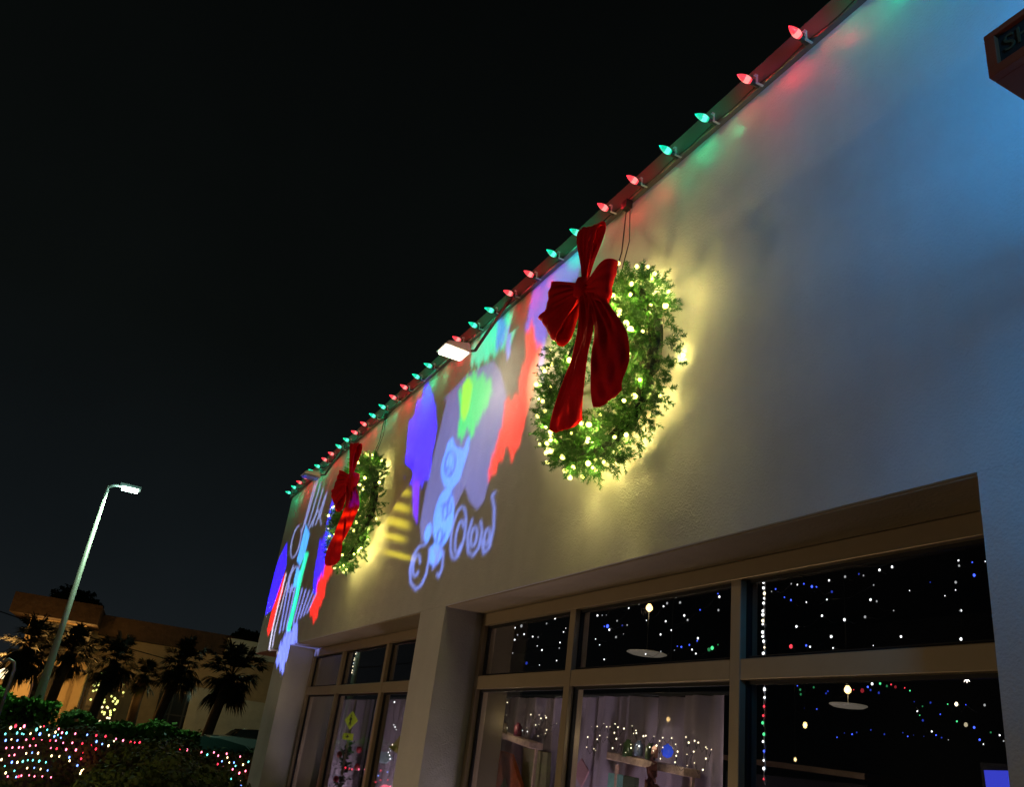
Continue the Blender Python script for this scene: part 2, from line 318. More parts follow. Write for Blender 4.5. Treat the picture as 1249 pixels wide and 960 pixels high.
def paint1(X, Y, YJ):
    c = np.zeros(X.shape+(3,)); 
    over(c, inpoly(X, YJ, [(523,466),(531,500),(533,522),(529,545),(525,570),(523,585),(511,588),(508,622),(504,592),(494,584),(495,550),(499,520),(511,490)]), BL)
    over(c, inpoly(X, Y, [(512,586),(509,640),(504,626),(503,586)]), (0.05, 0.0, .45))
    over(c, inpoly(X, Y, [(541,487),(570,457),(602,440),(611,455),(618,484),(611,528),(600,575),(590,612),(582,622),(573,612),(567,594),(556,618),(540,645),(514,662),(512,640),(519,600),(528,560),(545,488)]), PALE)
    over(c, inpoly(X, YJ, [(660,290),(700,280),(722,300),(700,345),(672,372),(665,420),(662,470),(655,440),(640,400),(652,350)]), (0.05, 0.03, 0.32))
    over(c, inpoly(X, Y, [(690,300),(712,290),(716,312),(700,330),(688,320)]), (0.0, 0.17, 0.30))
    over(c, inpoly(X, YJ, [(612,388),(632,374),(634,392),(624,415),(604,432),(588,442),(574,447),(576,425),(586,415),(588,400)]), (0.0, 0.28, 0.17))
    over(c, inpoly(X, YJ, [(606,396),(614,384),(618,400),(612,422),(604,430)]), (0.01, 0.09, 0.35))
    over(c, inpoly(X, YJ, [(559,478),(575,455),(598,462),(601,480),(590,503),(580,520),(577,536),(572,524),(566,532),(558,537),(561,505)]), GR)
    over(c, inpoly(X, Y, [(564,470),(572,460),(577,470),(572,500),(566,515),(562,505)]), (0.10, 0.34, 0.02))
    over(c, inpoly(X, YJ, [(641,402),(650,396),(655,420),(661,424),(655,455),(650,480),(642,500),(640,520),(630,548),(625,562),(622,548),(616,545),(612,560),(603,575),(596,587),(596,575),(603,548),(611,526),(616,492),(630,484),(636,478),(632,462),(642,440)]), RD)
    over(c, inpoly(X, Y, [(619,398),(624,396),(622,432),(619,440),(617,425)]), (0.06, 0.09, 0.36))
    # light blue bear-like figure: plain rounded shape with arms up
    for P in ([(546,540),(552,533),(556,545),(566,548),(569,536),(573,532),(572,548),(566,568),(561,585),(549,600),(541,592),(538,570)], ell(547,570,9,22,0.12), ell(541,632,12,36,0.14), ell(531,676,8,14,0.2), ell(522,650,4,12,0.2)):
        over(c, inpoly(X, Y, P), SKYB)
    dk = (0.012, 0.035, 0.22)
    for P in (ell(549,566,6,15,0.12), ell(543,625,3,9,0.1), ell(548,620,2.5,8,.1), ell(536,655,3,9,.2), [(553,600),(546,612),(538,618)], [(532,690),(536,670),(543,650)], ell(547,575,3,5)):
        stroke(c, X, Y, P, 1.0, dk)
    stroke(c, X, Y, [(575,538),(571,562),(567,590)], 0.5, (0.03, 0.05, 0.14))
    stroke(c, X, Y, ell(586,526,2.2,6,0.2), 0.45, (0.03, 0.05, 0.14))
    for P in ([(520,664),(511,667),(504,678),(500,695),(501,711),(507,719),(514,714),(520,700),(523,682),(524,668)], ell(508,690,4,13,0.15,16,0.6,6.0),
              [(530,668),(533,680),(528,694)], [(533,686),(537,668),(541,674),(539,694),(535,704),(533,700)],
              ell(559,650,8,32,0.16), ell(560,655,4,20,0.16,18,0.5,5.6),
              [(576,634),(570,655),(571,674),(577,678),(584,668),(588,648),(586,636)], ell(578,655,3.5,12,.15), [(588,660),(590,675),(597,668),(602,645),(603,620),(600,604),(604,601)], ell(594,655,3,10,.15)):
        stroke(c, X, Y, P, 1.15, TXT, 0.9)
    # faint warm bars put into the slide, imitating wreath light on the stucco
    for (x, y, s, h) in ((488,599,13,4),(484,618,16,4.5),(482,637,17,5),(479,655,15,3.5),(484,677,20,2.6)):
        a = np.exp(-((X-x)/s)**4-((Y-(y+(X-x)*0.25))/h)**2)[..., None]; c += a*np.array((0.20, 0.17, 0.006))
    return np.clip(c, 0, 1)
def paint2(X, Y, YJ):
    c = np.zeros(X.shape+(3,))
    over(c, inpoly(X, Y, [(350,662),(349,690),(338,728),(331,744),(324,750),(327,730),(334,701),(341,680)]), BL)
    over(c, inpoly(X, Y, [(348,698),(345,722),(337,749),(332,766),(327,776),(326,768),(331,747),(340,720)]), RD)
    over(c, inpoly(X, YJ, [(401,640),(407,650),(408,668),(400,687),(391,712),(382,724),(383,701),(389,668)]), BL)
    over(c, inpoly(X, Y, [(405,610),(409,622),(402,638),(398,640)]), BL)
    over(c, inpoly(X, YJ, [(407,671),(406,690),(397,717),(389,747),(382,757),(377,749),(385,720),(396,690)]), RD)
    over(c, inpoly(X, YJ, [(363,760),(362,788),(356,792),(352,806),(344,818),(336,812),(343,782),(352,768)]), (0.07, 0.10, 0.50))
    for P in (ell(361,661,5,20,0.22,20,-1.0,4.6), [(372,640),(388,584)], [(376,641),(391,590)], [(381,642),(394,596)], [(385,640),(397,604)], [(368,650),(384,590)], [(390,632),(399,600)], [(377,645),(388,622),(392,640)],
              [(358,690),(352,706),(351,722),(356,722),(362,700),(370,676)], ell(358,705,4,14,.3)):
        stroke(c, X, Y, P, 0.55, (0.11, 0.14, 0.36), 0.8)
    for i in range(9):
        x = 343+i*4.2; stroke(c, X, Y, [(x+9, 712+i*1.5), (x-2, 772-i*3.0)], 0.7, (0.08, 0.10, 0.36), 0.9)
    stroke(c, X, Y, [(349,700),(340,735),(333,765),(328,794),(340,797)], 0.6, (0.28, 0.28, 0.42), 0.7)
    stroke(c, X, Y, [(350,712),(341,748),(335,772),(332,790)], 0.45, (0.2, 0.2, 0.36), 0.7)
    for P in ([(373,640),(378,652),(372,676),(366,690),(362,684),(368,660)], [(362,692),(368,700),(362,716),(357,716)]): over(c, inpoly(X, Y, P), (0.03, 0.2, 0.6))
    stroke(c, X, Y, [(374,676),(367,702),(360,735),(352,768)], 2.2, (0.0, 0.42, 0.22), 1.0)
    stroke(c, X, Y, [(372,680),(364,712),(357,745)], 0.4, (0.02, 0.3, 0.5), 0.8)
    return np.clip(c, 0, 1)
slide((-5.9, -1.9, 0.55), 0.03, -7.3, -3.0, 400, 1.7, 4.62, 360, paint1, 'slide_projector', 'black christmas slide projector staked in the bed facing the middle of the parapet', 9200)
slide((-10.6, -2.6, 0.45), 0.03, -11.9, -7.6, 300, 1.9, 4.55, 330, paint2, 'slide_projector', 'black christmas slide projector staked in the bed facing the far end of the parapet', 9200)

# ------------------------------------------------------------------ roofline string of large bulbs
YC, ZC = 2.030, 4.556
xb = [-1.985-0.2995*i for i in range(-2, 32)]
rl = thing('string_lights', (-6, YC, ZC), 'string of big red and green bulbs clipped along the roof edge', 'string lights')
def rz(x): return ZC+0.006*math.sin(x*9.0)
cord = []
for a, b in zip(xb[:-1], xb[1:]):
    for k in range(5): x = a+(b-a)*k/5; cord.append((x, YC+0.004*math.sin(k*1.3+a), ZC-0.008*math.sin(PI*k/5)*(0.4+0.6*abs(math.sin(a*7)))))
MB().tube(cord, 0.0035, 5).build('cord', wire_m, rl)
RED, GRN = (1.0, 0.03, 0.05), (0.0, 0.75, 0.42)
redm = [glow('red_bulb_tip', (1.0, 0.02, 0.05), 1.2), glow('red_bulb_mid', (1.0, 0.05, 0.07), 1.3), glow('red_bulb_core', (1.0, 0.24, 0.22), 1.6)]
grnm = [glow('green_bulb_tip', (0.0, 0.60, 0.32), 0.9), glow('green_bulb_mid', (0.0, 0.72, 0.42), 1.0), glow('green_bulb_core', (0.12, 1.0, 0.66), 1.4)]
RED, GRN = (1.0, 0.015, 0.03), (0.0, 0.75, 0.30)
sock_m = mat('socket', (0.02, 0.03, 0.02), 0.5); clip_m = mat('clear_clip', (0.6, 0.6, 0.6), 0.25)
D = Vector((-0.08, -1.0, 0.22)).normalized()
prof = [(0.010,0.0),(0.0155,0.011),(0.0185,0.023),(0.0178,0.037),(0.0132,0.053),(0.0073,0.066),(0.0015,0.073)]
bulb_src = {}
def c9(c, x, i):
    key = c; org = Vector((x, YC-0.012, ZC+0.002))
    dd = (D+Vector((rng.uniform(-.13,.13), 0, rng.uniform(-.1,.1)))).normalized()
    s0 = MB().lathe([(0.013,-0.02),(0.014,0.02),(0.011,0.024)], org, dd, 10).build('socket', sock_m, rl, True)
    s0['label'] = 'dark socket of a roofline bulb'
    b = MB().lathe(prof, org+dd*0.022, dd, 14).build('bulb', None, rl, True)
    b['label'] = 'lit red roofline bulb' if c == 'R' else 'lit green roofline bulb'
    for q in (redm if c == 'R' else grnm): b.data.materials.append(q)
    b.data.polygons.foreach_set('material_index', [[1, 2, 2, 1, 1, 0][k] for k in range(6) for _ in range(14)]+[1, 0])
    k = MB(); k.box((x+0.012, YC-0.022, ZC-0.012), (x+0.022, YC+0.016, ZC-0.008)); k.box((x+0.012, YC-0.022, ZC-0.008), (x+0.022, YC-0.018, ZC+0.030))
    k.box((x+0.010, YC-0.034, ZC+0.030), (x+0.024, YC-0.018, ZC+0.033)); k.build('clip', clip_m, rl)
    col = RED if c == 'R' else GRN
    near = i < 16
    lamp('POINT', org+dd*0.11, 1.0 if c == 'R' else 0.9, col, 0.012, name='bulb_light')
    # light leaving the back of the faceted lens makes a spot on the stucco
    lamp('SPOT', org+dd*0.10+Vector((0.02,0,-0.02)), 2.6*rng.uniform(.5,1.3), col, 0.02, aim=(x+0.16+rng.uniform(-.05,.05), YW, ZC-0.11+rng.uniform(-.04,.04)), size=rng.uniform(20,38), blend=1.0, name='bulb_light')
    lamp('SPOT', (x+0.03, YC-0.03, ZC-0.02), 0.7, col, 0.006, aim=(x+0.10+rng.uniform(-.06,.1), YW-0.01, ZC-0.36), size=rng.uniform(30,60), blend=1.0, name='bulb_light')
pat = 'GGRR'
for j, x in enumerate(xb): c9(pat[j % 4], x, j)

# ------------------------------------------------------------------ wall flood lights
def floodlight(loc, lit, label):
    x, y, z = loc; S_ = 0.62
    r = thing('floodlight', loc, label, 'floodlight', 'floodlights on the roof edge')
    hm = mat('grey_lamp_housing', (0.55, 0.55, 0.52), 0.45, 0.2)
    h = MB(); a = 0.12*S_
    # tapered housing, mouth tilted down
    top = [(x-a,y-0.10*S_,z+0.045*S_),(x+a,y-0.10*S_,z+0.045*S_),(x+a,y+0.14*S_,z+0.09*S_),(x-a,y+0.14*S_,z+0.09*S_)]
    bot = [(x-a*1.15,y-0.14*S_,z-0.015*S_),(x+a*1.15,y-0.14*S_,z-0.015*S_),(x+a*1.15,y+0.17*S_,z-0.03*S_),(x-a*1.15,y+0.17*S_,z-0.03*S_)]
    n = 0; v = bot+top; h.v += v; h.f += [(4,5,6,7),(0,1,5,4),(1,2,6,5),(2,3,7,6),(3,0,4,7),(0,3,2,1)]
    h.build('housing', hm, r, bevel=0.008)
    l = MB(); l.quad((x-a,y-0.115*S_,z-0.0215*S_),(x-a,y+0.145*S_,z-0.0335*S_),(x+a,y+0.145*S_,z-0.0335*S_),(x+a,y-0.115*S_,z-0.0215*S_)); 
    l.box((x-a*.98,y-0.11*S_,z-0.040*S_),(x+a*.98,y+0.14*S_,z-0.034*S_))
    l.build('lens', glow('lit_lamp_lens', (1.0, 0.90, 0.68), 9.0) if lit else mat('unlit_lamp_lens', (0.35, 0.4, 0.5), 0.15), r)
    b = MB(); b.tube([(x, y+0.09, z+0.02), (x, y+0.16, z+0.05), (x, 2.045, 4.62)], 0.011, 8); b.box((x-0.05, 2.028, 4.585), (x+0.05, 2.0385, 4.66)); b.build('bracket', mat('dark_bracket', (0.05, 0.05, 0.05), 0.6), r)
    if lit:
        lamp('SPOT', (x, y+0.02, z-0.06), 90, (1.0, 0.82, 0.40), 0.012, aim=(x+2.4, YW-0.05, z-0.85), size=72, blend=1.0, name='flood_light')
        lamp('POINT', (x+0.0, y+0.0, z-0.10), 4.0, (1.0, 0.85, 0.6), 0.05, name='flood_light')
fp = onY(552, 427, 1.68); floodlight((fp.x, 1.68, fp.z), True, 'lit white floodlight standing off the roof edge, glaring over the painted light')
fq = onY(378, 580, 1.74); floodlight((fq.x, 1.74, fq.z), False, 'unlit floodlight at the far end of the roof edge')

# ------------------------------------------------------------------ wreaths with bows
needle_m = mat('pine_needles', (0.028, 0.145, 0.006), 0.45, var=0.35, vscale=9, spec=0.6)
led_m = glow('warm_led', (1.0, 0.90, 0.22), 5.0)
velvet = mat('red_velvet', (0.78, 0.008, 0.012), 0.9, bump=0.0025, bscale=110, sheen=0.1, var=0.2, vscale=7, spec=0.1)
def needles(tips, per, ln, wd, seed):
    """tips: list of (base, dir, length). every needle is one narrow triangle pair"""
    r = np.random.default_rng(seed); V = []; 
    for b, d, l in tips:
        b = np.array(b); d = np.array(d)/np.linalg.norm(d); ref = np.array([0.3, 0.5, 0.8]); a = np.cross(d, ref); a /= np.linalg.norm(a); c = np.cross(d, a)
        n = per; s = r.uniform(0.0, 1.0, n); ph = r.uniform(0, 2*PI, n); L_ = ln*(1.05-0.5*s)*r.uniform(0.75, 1.2, n)
        base = b+np.outer(s*l, d); out = np.outer(np.cos(ph), a)+np.outer(np.sin(ph), c); dr = out*0.85+d*0.75+r.normal(0, .12, (n, 3)); dr /= np.linalg.norm(dr, axis=1)[:, None]
        side = np.cross(dr, r.normal(0, 1, (n, 3))); side /= np.linalg.norm(side, axis=1)[:, None]
        V.append(np.stack([base-side*wd*.5, base+side*wd*.5, base+dr*(L_*.7)[:, None]+side*wd*.45, base+dr*L_[:, None]], 1).reshape(-1, 3))
    V = np.concatenate(V); n = len(V)//4; F = np.arange(n*4).reshape(n, 4)
    return V, F
def ribbon(name, P, Wd, Wv, par, thick=0.0016, ripple=0.003, seed=0):
    """P centre line, Wd widths, Wv width vectors"""
    r = np.random.default_rng(seed); n = len(P); k = 21; V = []; wm = max(Wd); pin = [max(0, 1.15-w_/wm) for w_ in Wd]; ph = r.uniform(0, 6, 3)
    for i in range(n):
        p = Vector(P[i]); wv = Vector(Wv[i]).normalized(); t = (Vector(P[min(i+1,n-1)])-Vector(P[max(i-1,0)])).normalized(); nn = t.cross(wv).normalized()
        for j in range(k):
            q = j/(k-1)-0.5; bend = ripple*(math.sin(q*9+ph[0]+i*0.35)+0.6*math.sin(q*17+ph[1]-i*.5))+0.035*Wd[i]*(0.25-q*q)*2+pin[i]*0.011*math.sin(q*24+ph[2]*.3)
            V.append(p+wv*(q*Wd[i])+nn*bend)
    F = [(i*k+j, i*k+j+1, (i+1)*k+j+1, (i+1)*k+j) for i in range(n-1) for j in range(k-1)]
    o = mk(name, V, F, velvet, par, True)
    s = o.modifiers.new('s', 'SOLIDIFY'); s.thickness = thick; s.offset = 0
    return o
def wreath(cx, cz, label, seed, nled, knotoff, tailspec, loops):
    cy_ = 1.93; R0, r0 = 0.415, 0.132
    w_ = thing('christmas_wreath', (cx, YW, cz-0.6), label, 'wreath', 'lit wreaths hung on the parapet')
    r = np.random.default_rng(seed); tips = []
    for i in range(1900):
        a = r.uniform(0, 2*PI); b = r.uniform(0, 2*PI); rr = r0*r.uniform(0.15, 0.85)
        e_ = np.array([math.cos(a), 0, math.sin(a)]); o_ = e_*math.cos(b)+np.array([0, -1, 0])*math.sin(b)
        if o_[1] > 0.75: continue
        base = np.array([cx, cy_, cz])+e_*R0+o_*rr; tg = np.array([-math.sin(a), 0, math.cos(a)])*r.choice([-1, 1])
        d = o_*r.uniform(0.5, 1.0)+tg*r.uniform(0.1, 0.9)+r.normal(0, .2, 3)
        tips.append((base, d, r.uniform(0.05, 0.09)*(1.35 if r.random() < 0.03 else 1)))
    for i in range(46):      # stiff sprigs added at the back rim to cast shadows on the stucco
        a = r.uniform(0, 2*PI); base = np.array([cx+(R0+.08)*math.cos(a), r.uniform(1.96, 2.03), cz+(R0+.08)*math.sin(a)])
        tips.append((base, np.array([math.cos(a), r.uniform(-.3, .15), math.sin(a)])+r.normal(0, .25, 3)*np.array([1, .2, 1]), r.uniform(.04, .075)))
    V, F = needles(tips, 56, 0.028, 0.0028, seed)
    f = mk('foliage', V, F, needle_m, w_)
    c = MB(); c.tube([(cx+R0*math.cos(q), cy_+0.02, cz+R0*math.sin(q)) for q in np.linspace(0, 2*PI, 41)], 0.035, 8, False)
    c.build('wire_ring', mat('dark_green_core', (0.006, 0.018, 0.006), 0.8), w_)
    led = MB().lathe([(0.004,-0.012),(0.0105,-0.006),(0.0128,0.002),(0.0105,0.012),(0.003,0.017)], (0,0,0), (0,-1,0), 8)
    src = None
    for i in range(nled):
        a = 2*PI*(i+r.uniform(0, .8))/nled; b = r.uniform(-0.55, 1.0)*1.25 if r.random() < 0.8 else r.uniform(0, 2*PI)
        b = PI/2+b if math.cos(a) > -2 else b
        if r.random() < 0.35: b = r.uniform(-0.35, 0.7)      # outer side, seen from the right
        e_ = Vector((math.cos(a), 0, math.sin(a))); o_ = e_*math.cos(b)+Vector((0, -1, 0))*math.sin(b)
        p = Vector((cx, cy_, cz))+e_*R0+o_*(r0+r.uniform(-0.025, 0.02))
        if src is None: src = led.build('light_bulb', led_m, w_, True); src.location = p
        else: copy_mesh('light_bulb', src, p, w_, rot=(r.uniform(-1, 1), 0, r.uniform(-1.5, 1.5)), scale=(r.uniform(.5, 1.05),)*3)
        if i % 3 != 2: lamp('POINT', Vector((cx, cy_, cz))+e_*R0+o_*(r0-0.012), 0.62, (1.0, 0.86, 0.24), 0.004, name='wreath_light')
    # lights on the back run close to the stucco
    for a, rad, yy, pw in ((0.25, .44, 1.97, .35), (-0.55, .45, 1.975, 1.3), (-1.1, .45, 1.97, 2.0), (-1.7, .45, 1.97, 2.0), (-2.3, .44, 1.98, .6), (1.05, .45, 1.97, 2.8), (1.75, .45, 1.98, .9), (2.5, .36, 1.97, .4), (-.9, .34, 1.97, .5)):
        lamp('POINT', (cx+rad*math.cos(a), yy, cz+rad*math.sin(a)), pw*0.8, (1.0, 0.84, 0.22), 0.002, name='wreath_light')
    # cord from the roof edge
    hz = cz+R0+0.05; h = MB()
    h.tube([(cx-0.08, YW-0.03, ZC-0.01), (cx-0.085, YW-0.035, (ZC+hz)/2), (cx-0.07, YW-0.10, hz)], 0.0035, 5)
    h.tube([(cx-0.05, YW-0.03, ZC-0.01), (cx-0.04, YW-0.02, (ZC+hz)/2+.05), (cx-0.045, YW-0.08, hz)], 0.003, 5)
    h.box((cx-0.095, YW-0.055, ZC-0.055), (cx-0.045, YW-0.015, ZC-0.005)); h.build('cord', wire_m, w_)
    # bow
    K = Vector((cx, 1.73, cz+0.40))+Vector(knotoff)
    bow = MB().lathe([(0.02,-0.055),(0.042,-0.045),(0.05,0),(0.042,0.045),(0.02,0.055)], K, (0.25, 0, 1), 14).build('bow', velvet, w_, True)
    for j, (ang, Ln, W0, Dp, tw) in enumerate(loops):
        e_ = Vector((math.cos(ang), 0, math.sin(ang))); p_ = Vector((-math.sin(ang), 0, math.cos(ang))); P = []; Wd = []; Wv = []
        for t in np.linspace(0.0, 1, 25):
            s = math.sin(PI*t)**0.85 if 0 < t < 1 else 0
            P.append(K+e_*(Ln*s+0.01)+Vector((0, -1, 0))*(Dp*math.sin(2*PI*t)*(0.25+.5*s)+0.03*s)+p_*(tw*s*s))
            Wd.append(W0*(0.20+0.90*s**0.95)); Wv.append(p_+Vector((0, -1, 0))*0.25*math.sin(3*t+j))
        ribbon('loop', P, Wd, Wv, bow, seed=seed*10+j)
    for j, (pts, W0) in enumerate(tailspec):
        P = []; Wd = []; Wv = []; pts = [Vector(q) for q in pts]
        for t in np.linspace(0, 1, 30):
            u = t*(len(pts)-1); i0 = min(int(u), len(pts)-2); q = u-i0; m_ = lambda i: pts[max(0, min(i, len(pts)-1))]
            a, b, c_, d = m_(i0-1), m_(i0), m_(i0+1), m_(i0+2)
            P.append(0.5*((2*b)+(c_-a)*q+(2*a-5*b+4*c_-d)*q*q+(3*b-a-3*c_+d)*q**3))
            Wd.append(W0*(0.4+0.6*min(1, t*3.0))*(1 if t < 0.93 else 1-(t-0.93)*7)); tw = 0.28*math.sin(t*5+j*2)-0.15
            Wv.append((math.cos(tw*.6), -math.sin(tw), 0.10))
        ribbon('tail', P, Wd, Wv, bow, seed=seed*20+j, ripple=0.006)
def T(px, py, y): p = onY(px, py, y); return (p.x, p.y, p.z)
LP = [(1.40, .31, .15, .035, -.02), (-0.38, .31, .19, .045, .0), (2.92, .28, .21, .05, .03), (3.75, .28, .22, .05, -.02)]
k1 = onY(712, 352, 1.70)
wreath(-3.27, 3.43, 'nearer wreath, its red velvet bow hanging clear of the ring, above the near window', 3, 96, (k1.x+3.27, -0.03, k1.z-3.83),
       [([T(712,355,1.70), T(714,400,1.66), T(702,450,1.66), T(692,495,1.70), T(690,524,1.74)], 0.19), ([T(722,356,1.69), T(741,400,1.64), T(744,440,1.67), T(740,470,1.70), T(742,490,1.73)], 0.19)], LP)
k2 = onY(427, 586, 1.70)
wreath(-7.42, 3.53, 'far wreath with a red velvet bow, near the end of the parapet', 5, 84, (k2.x+7.42, -0.03, k2.z-3.93),
       [([T(427,590,1.70), T(424,612,1.66), T(416,640,1.66), T(409,665,1.70), T(404,690,1.74)], 0.20), ([T(431,592,1.69), T(432,612,1.64), T(424,632,1.67), T(416,652,1.70), T(412,668,1.73)], 0.20)], LP)

# ------------------------------------------------------------------ sign cabinet at the upper right
c0 = onY(1198.5, 45, 1.38); c1 = onY(1206.5, 95, 1.38); zt, zb = c0.z, c1.z; xs0 = (c0.x+c1.x)/2
sg = thing('sign_cabinet', (xs0+0.7, 1.7, zb), 'rust red sign box with a dark lettered panel at the upper right corner', 'sign')
rust = mat('rust_red_paint', (0.34, 0.05, 0.012), 0.6, var=0.15, bump=0.001, bscale=90)
b_ = MB(); fw_ = 0.016; hh = zt-zb
W_ = 0.62
b_.box((xs0, 1.40, zb), (xs0+W_, 1.78, zt)); b_.box((xs0, 1.38, zb), (xs0+W_, 1.40, zb+fw_*1.5)); b_.box((xs0, 1.38, zt-fw_), (xs0+W_, 1.40, zt))
b_.box((xs0, 1.38, zb+fw_*1.5), (xs0+0.024, 1.40, zt-fw_)); b_.box((xs0+W_-0.024, 1.38, zb+fw_*1.5), (xs0+W_, 1.40, zt-fw_)); b_.build('cabinet', rust, sg, bevel=0.002)
for q in (0.2, 0.5): MB().tube([(xs0+q, 1.775, (zt+zb)/2), (xs0+q, YW-0.001, (zt+zb)/2)], 0.012, 8).build('bracket', wire_m, sg)
MB().box((xs0+0.024, 1.392, zb+fw_*1.5), (xs0+W_-0.024, 1.399, zt-fw_)).build('panel', mat('dark_panel', (0.02, 0.016, 0.01), 0.6, var=0.3), sg)
def text(body, size, loc, rot, m, par, name='lettering', ext=0.001):
    cu = bpy.data.curves.new(name, 'FONT'); cu.body = body; cu.size = size; cu.extrude = ext; cu.align_x = 'LEFT'
    o = bpy.data.objects.new(name, cu); scn.collection.objects.link(o); bpy.context.view_layer.update()
    dg = bpy.context.evaluated_depsgraph_get(); me = bpy.data.meshes.new_from_object(o.evaluated_get(dg)); bpy.data.objects.remove(o)
    me.materials.clear(); me.materials.append(m); o = bpy.data.objects.new(name, me); scn.collection.objects.link(o)
    o.location = loc; o.rotation_euler = rot
    if par: o.parent = par; o.matrix_parent_inverse = Matrix.Translation(wloc(par)).inverted()
    return o
text('SHO', hh*0.50, (xs0+0.034, 1.390, zb+hh*0.42), (PI/2, 0, 0), mat('dull_gold', (0.07, 0.05, 0.015), 0.7), sg)

# ------------------------------------------------------------------ things behind the glass, some standing in for reflections in it
warm_led = glow('fairy_warm', (1.0, 0.84, 0.55), 5.0); cool_led = glow('fairy_white', (0.90, 0.92, 0.95), 4.5)
blue_led = glow('fairy_blue', (0.05, 0.10, 1.0), 4.0); grn_led = glow('fairy_green', (0.1, 1.0, 0.35), 2.0); red_led = glow('fairy_red', (1.0, 0.05, 0.08), 2.5)
LM = {'w': warm_led, 'c': cool_led, 'b': blue_led, 'g': grn_led, 'r': red_led}
drop = MB().lathe([(0.4,-1.2),(1.0,-0.5),(1.0,0.4),(0.5,1.3)], (0,0,0), (0.15,0,1), 8)
for _k in list(LM): LM[_k+'d'] = glow('dim_'+LM[_k].name, tuple(LM[_k].node_tree.nodes['Principled BSDF'].inputs['Emission Color'].default_value)[:3], LM[_k].node_tree.nodes['Principled BSDF'].inputs['Emission Strength'].default_value*0.16)
_ds = {}
def fairy(pts, y, r, label, group='fairy lights behind the glass', ox=0, oy=0, s=1, cordm=True, jit=0.0, name='fairy_lights'):
    W3 = []
    for q in pts:
        c = q[2] if len(q) > 2 else 'c'; yy = y+rng.uniform(-jit, jit); p = onY(ox+q[0]/s, oy+q[1]/s, yy); W3.append((p, c))
    root = thing(name, W3[0][0], label, 'fairy lights', group)
    cc = MB(); P = [p for p, c in W3]
    for a, b in zip(P[:-1], P[1:]):
        m_ = (a+b)/2-Vector((0, 0, 0.03)); cc.tube([a, m_, b], 0.0012, 4)
    cc.build('cord', wire_m, root)
    for p, c in W3:
        if y > 3 and rng.random() < 0.4: c += 'd'
        if c not in _ds:
            o = drop.build('bulb', LM[c], root, True); o.matrix_parent_inverse = Matrix.Translation(wloc(root)).inverted(); o.location = p; o.scale = (r,)*3; _ds[c] = o
        else: copy_mesh('bulb', _ds[c], p, root, scale=(r*0.52*rng.uniform(.4, 1.25),)*3)
    return root
# bay 2, pane 1 upper / pane 2 upper / pane 3 upper
fairy([(232,246),(250,243),(279,235),(262,275),(291,272),(249,297),(330,283),(354,285),(392,224),(430,202),(468,262),(478,245),(452,309),(449,334),(437,390)], 3.9, 0.011, 'white fairy lights in the left upper pane of the near window, upper rows', ox=560, oy=700, s=3.674)
fairy([(350,325),(371,343),(240,357),(302,402,'b'),(360,410)], 3.9, 0.011, 'five fairy lights, one of them blue, low in the left upper pane, near window', ox=560, oy=700, s=3.674)
fairy([(620,188),(641,187),(660,186),(676,147),(716,146),(760,155),(708,212),(753,231),(731,233,'b'),(665,236,'b'),(651,237,'b'),(673,252),(737,271),(703,285),(612,294),(630,320),(650,385)], 3.9, 0.011, 'white and blue fairy lights left of the hanging lamp in the middle upper pane', ox=560, oy=700, s=3.674)
fairy([(806,138),(840,210),(916,147),(932,133),(972,105),(990,130),(1009,188),(1024,208),(926,214),(951,254),(903,273),(1080,163,'b'),(1160,90,'b'),(1166,104),(1162,164)], 3.9, 0.011, 'white fairy lights right of the hanging lamp in the middle upper pane', ox=560, oy=700, s=3.674)
fairy([(836,361),(904,350),(965,344),(978,326,'b'),(996,329,'b'),(1032,320,'b'),(1067,302,'b'),(1070,290),(1044,341),(1061,359),(1120,341,'g'),(1134,334,'g'),(1160,319,'g')], 3.9, 0.010, 'blue and green fairy lights low in the middle upper pane', ox=560, oy=700, s=3.674)
fairy([(176,317,'b'),(163,325),(227,300),(247,303),(268,300,'b'),(294,309,'b'),(309,310,'b'),(359,326,'b'),(350,289),(402,277),(447,268,'b'),(462,273),(514,255),(555,245),(609,210),(416,243)], 3.7, 0.009, 'topmost row of white and blue fairy lights in the right upper pane', ox=880, oy=600, s=2.667)
fairy([(205,344,'b'),(226,353,'b'),(276,360),(343,351),(495,304),(505,357),(485,352),(560,387),(467,408),(400,417),(327,404),(244,439)], 3.7, 0.010, 'middle row of fairy lights in the right upper pane', ox=880, oy=600, s=2.667)
fairy([(612,322),(679,295,'b'),(727,339),(762,320),(762,295),(773,241),(771,224),(816,230,'b'),(822,272,'b'),(858,227),(779,387)], 3.7, 0.009, 'fairy lights at the right side of the right upper pane', ox=880, oy=600, s=2.667)
fairy([(357,472),(276,501,'b'),(288,505),(226,504,'r'),(363,509),(494,501),(584,472),(779,480)], 3.7, 0.009, 'lowest row of fairy lights in the right upper pane, above the transom', ox=880, oy=600, s=2.667)
